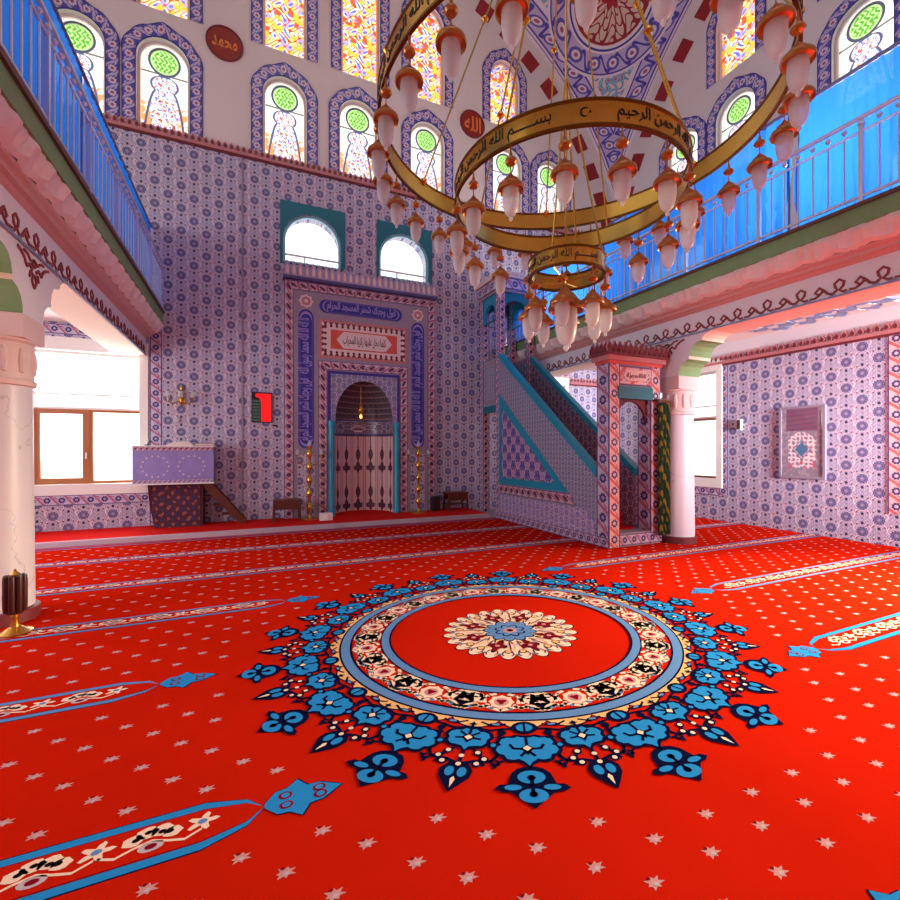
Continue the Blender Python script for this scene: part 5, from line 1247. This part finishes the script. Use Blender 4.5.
# ================================================================ GALLERY RAILINGS AND CURTAINS
def railing(s, y0, y1, label):
    o = thing('gallery_railing', label, 'railing', (CX + s * 3.965, 0, 4.40))
    MB().tube([(0, y0, 0.96), (0, y1, 0.96)], 0.028, 10).build('top_rail', M['steel'], o, smooth=True)
    MB().tube([(0, y0, 0.80), (0, y1, 0.80)], 0.016, 8).build('middle_rail', M['steel'], o, smooth=True)
    MB().tube([(0, y0, 0.07), (0, y1, 0.07)], 0.018, 8).build('bottom_rail', M['steel'], o, smooth=True)
    post = None; n = int((y1 - y0) / 1.12); ys = []
    for i in range(n + 1):
        yy = 3.88 + (i - round((3.88 - y0) / 1.12)) * 1.12
        if yy < y0 or yy > y1: continue
        ys.append(yy)
        if post is None: post = MB().box(-0.022, 0.022, -0.022, 0.022, 0.0, 0.93).lathe([(0.03, 0.86), (0.04, 0.88), (0.03, 0.9)], seg=8).build('post', M['steel'], o, loc=(0, yy, 0))
        else: c_ = post.copy(); COL.objects.link(c_); c_.parent = o; c_.location = (0, yy, 0)
    bal = None
    for yy in ys:
        for k in range(1, 7):
            y = yy + k * 0.16
            if y > y1: break
            if bal is None: bal = MB().tube([(0, 0, 0.07), (0, 0, 0.80)], 0.011, 6).lathe([(0, 0.84), (0.022, 0.862), (0.03, 0.88), (0.022, 0.90), (0, 0.92)], seg=8).build('baluster', M['steel'], o, loc=(0, y, 0), smooth=True)
            else: c_ = bal.copy(); COL.objects.link(c_); c_.parent = o; c_.location = (0, y, 0)
railing(1, 0.6, 10.60, 'steel railing with thin balusters along the edge of the right gallery')
railing(-1, 2.6, 10.60, 'steel railing with thin balusters along the edge of the left gallery')
def curtain(s, y0, y1, label, amp=0.035, gather=0.0, slant=0.0):
    o = thing('gallery_curtain', label, 'curtain', (CX + s * 4.16, 0, 4.42), group='blue cloth curtains hung behind the gallery railings')
    n = int((y1 - y0) / 0.03); vs = []; m_rows = 8; rnd = random.Random(int(y0 * 10)); ph = rnd.random() * 6
    for j in range(m_rows + 1):
        z = 1.62 * j / m_rows
        for i in range(n + 1):
            t = i / n; y = y0 + (y1 - y0) * t + gather * (1 - j / m_rows) ** 1.5 * (1 - t) + 0.03 * math.sin(t * 30 + j)
            a = amp * (1 - 0.5 * j / m_rows)
            vs.append((a * math.sin(y * 24 + ph) * (0.5 + 0.5 * math.sin(y * 3.1 + ph)) + a * 0.5 * math.sin(y * 57 + ph * 2), y, z))
    fs = [(j * (n + 1) + i, j * (n + 1) + i + 1, (j + 1) * (n + 1) + i + 1, (j + 1) * (n + 1) + i) for j in range(m_rows) for i in range(n)]
    MB().add(vs, fs).build('cloth', M['curtain'], o, smooth=True)
    MB().tube([(0, y0 - 0.03, 1.65), (0, y1 + 0.03, 1.65)], 0.024, 8).build('rod', M['rod'], o, smooth=True)
    for yy in (y0 + 0.01, y1 - 0.01): MB().tube([(0.03 * s, yy, -0.01), (0.03 * s, yy, 1.62)], 0.015, 6).build('upright', M['rod'], o)
curtain(1, 0.7, 3.52, 'bright blue curtain on the right gallery, nearest panel at the right edge', gather=0.25)
curtain(1, 3.62, 7.05, 'bright blue curtain on the right gallery, middle panel over the round column')
curtain(1, 7.12, 10.6, 'bright blue curtain on the right gallery, farthest panel behind the hanging lamps')
curtain(-1, 2.6, 6.6, 'bright blue curtain on the left gallery, nearer panel at the left edge')
curtain(-1, 6.68, 10.6, 'bright blue curtain on the left gallery, farther panel meeting the tiled wall')
# ================================================================ CHANDELIER
HX, HY = 2.34, 2.95
ch = thing('chandelier', 'huge three-ringed brass chandelier with many frosted lamps hanging over the carpet', 'chandelier', (HX, HY, 2.40))
ZC = lambda z: z - 2.40
def text_on_ring(mb, txt, r, z, a_mid, size, mi, width):
    # written on the outside of the band, wrapping the cylinder, read from outside
    mb.text(txt, size, 0.004, lambda v: Vector(((r + 0.004 + v.z) * math.cos(a_mid + v.x / r), (r + 0.004 + v.z) * math.sin(a_mid + v.x / r), z + v.y)), mi, width=width)
def ring(R, z, h, name, n_txt, a0, size):
    mb = MB().lathe([(R - 0.006, z - h / 2), (R + 0.006, z - h / 2), (R + 0.006, z + h / 2), (R - 0.006, z + h / 2), (R - 0.006, z - h / 2)], seg=120)
    r = mb.build(name, M['brass'], ch, smooth=True)
    e = MB()
    for zz in (z - h / 2, z + h / 2): e.lathe([(R - 0.012, zz - 0.008), (R + 0.012, zz - 0.008), (R + 0.012, zz + 0.008), (R - 0.012, zz + 0.008), (R - 0.012, zz - 0.008)], seg=120)
    e.build('edge_moulding', M['brassdk'], r, smooth=True)
    for k in range(n_txt):
        l = MB()
        am = a0 + k * 2 * PI / n_txt; text_on_ring(l, BASMALA, R + 0.004, z, am, size, 0, 2 * PI * R / n_txt * 0.72)
        # crescent and star between the inscriptions
        ac = am + PI / n_txt; q = size * 0.28; rr = R + 0.009
        cres = [(q * math.cos(b), q * math.sin(b)) for b in [math.radians(50 + 26 * i) for i in range(11)]] + [(q * 0.22 + q * 0.78 * math.cos(b), q * 0.78 * math.sin(b)) for b in [math.radians(310 - 26 * i) for i in range(11)]]
        st = [(q * 1.15 + q * 0.35 * (1 if i % 2 == 0 else 0.4) * math.cos(b), q * 0.35 * (1 if i % 2 == 0 else 0.4) * math.sin(b)) for i, b in enumerate([2 * PI * i / 10 for i in range(10)])]
        l.build('inscription', M['black'], r); l = MB()
        for P_ in (cres, st): l.add([(rr * math.cos(ac + p[0] / rr), rr * math.sin(ac + p[0] / rr), z + p[1]) for p in P_], [list(range(len(P_)))])
        l.build('crescent_and_star', M['black'], r)
    return r
# direction of the chandelier towards the camera
AC = math.atan2(-HY, -HX)
ring(1.50, ZC(4.21), 0.17, 'large_ring', 6, AC + math.radians(20), 0.10)
ring(0.893, ZC(3.67), 0.155, 'middle_ring', 4, AC - math.radians(38), 0.105)
ring(0.295, ZC(3.06), 0.13, 'small_ring', 2, AC - math.radians(15), 0.085)
proto = {}
def lamp(px, py, ztop, big=False):
    """hanger ball, flared amber cap and frosted glass drop; ztop = underside of the ring"""
    k = 'big' if big else 'std'
    if k not in proto:
        s = 1.65 if big else 1.0
        L = MB().lathe([(0.0, -0.33 * s), (0.03 * s, -0.315 * s), (0.052 * s, -0.29 * s), (0.075 * s, -0.285 * s), (0.084 * s, -0.30 * s), (0.088 * s, -0.285 * s), (0.082 * s, -0.265 * s), (0.06 * s, -0.25 * s), (0.045 * s, -0.225 * s), (0.018 * s, -0.20 * s), (0.008 * s, -0.185 * s), (0, -0.18 * s)], seg=20)
        L = L.build('lamp', M['amber'], ch, smooth=True)
        MB().lathe([(0.0, 0.0), (0.01, -0.005), (0.012, -0.03), (0.036, -0.05), (0.04, -0.066), (0.03, -0.08), (0.0, -0.085)], (0, 0, -0.045), 14).tube([(0, 0, -0.12), (0, 0, -0.19 * s)], 0.004, 6).tube([(0, 0, 0.03), (0, 0, -0.05)], 0.006, 6).build('hanger', M['amber'], L, smooth=True)
        MB().lathe([(0.052 * s, -0.292 * s), (0.054 * s, -0.32 * s), (0.054 * s, -0.365 * s), (0.049 * s, -0.405 * s), (0.040 * s, -0.438 * s), (0.026 * s, -0.458 * s), (0.010 * s, -0.466 * s), (0, -0.467 * s)], seg=20).build('glass', M['frost'], L, smooth=True)
        MB().lathe([(0, -0.464 * s), (0.012 * s, -0.470 * s), (0.014 * s, -0.482 * s), (0.008 * s, -0.494 * s), (0, -0.50 * s)], seg=10).build('finial', M['frost'], L, smooth=True)
        proto[k] = L; L.location = (px, py, ztop); return L
    c_ = dup(proto[k], ch); c_.location = (px, py, ztop); return c_
cdir = Vector((math.sin(YAW), math.cos(YAW), 0)); rdir = Vector((math.cos(YAW), -math.sin(YAW), 0))
def polar(R, phi):   # phi measured from straight away from the camera, clockwise seen from above
    v = cdir * (R * math.cos(phi)) + rdir * (R * math.sin(phi)); return v.x, v.y
for k in range(26):
    x, y = polar(1.50, math.radians(177 - 13.846 * k)); lamp(x, y, ZC(4.12))
for k in range(16):
    x, y = polar(0.893, math.radians(172.5 - 22.5 * k)); lamp(x, y, ZC(3.59))
for k in range(8):
    x, y = polar(0.30, math.radians(155 - 45 * k)); lamp(x, y, ZC(2.99))
lamp(0, 0, ZC(3.22), True)
# suspension: hub, rods and chains
HZ = ZC(6.75)
MB().lathe([(0, HZ - 0.2), (0.06, HZ - 0.15), (0.10, HZ), (0.07, HZ + 0.12), (0.03, HZ + 0.2), (0, HZ + 0.22)], seg=18).tube([(0, 0, HZ), (0, 0, HZ + 9.6)], 0.02, 8).build('hub', M['brass'], ch, smooth=True)
MB().tube([(0, 0, ZC(3.1)), (0, 0, HZ - 0.1)], 0.010, 8).lathe([(0, 0.05), (0.04, 0.02), (0.05, 0), (0.04, -0.02), (0, -0.05)], (0, 0, ZC(3.75)), 12).build('centre_rod', M['brass'], ch, smooth=True)
def chain(R, zr, zh, ang, rh=0.05):
    x, y = polar(R, ang); x2, y2 = polar(rh, ang)
    mb = MB().tube([(x, y, zr), (x2, y2, zh)], 0.008, 6)
    for t in ((0.0, 0.5) if R > 1 else (0.3,) if R > 0.5 else ()): mb.lathe([(0, 0.045), (0.012, 0.03), (0.03, 0.01), (0.034, -0.01), (0.015, -0.03), (0, -0.05)], (x + (x2 - x) * t, y + (y2 - y) * t, zr + (zh - zr) * t), 10)
    mb.build('suspension_rod', M['brass'], ch, smooth=True)
for k in range(6): chain(1.49, ZC(4.30), HZ, math.radians(6 + 60 * k))
for k in range(4): chain(0.885, ZC(3.75), HZ - 0.1, math.radians(40 + 90 * k))
for k in range(3): chain(0.29, ZC(3.12), ZC(4.6), math.radians(35 + 90 * k), 0.01)
for k in range(4):
    x, y = polar(0.293, math.radians(35 + 90 * k)); MB().tube([(x, y, ZC(3.0)), (0, 0, ZC(2.95))], 0.006, 6).build('spoke', M['brass'], ch)
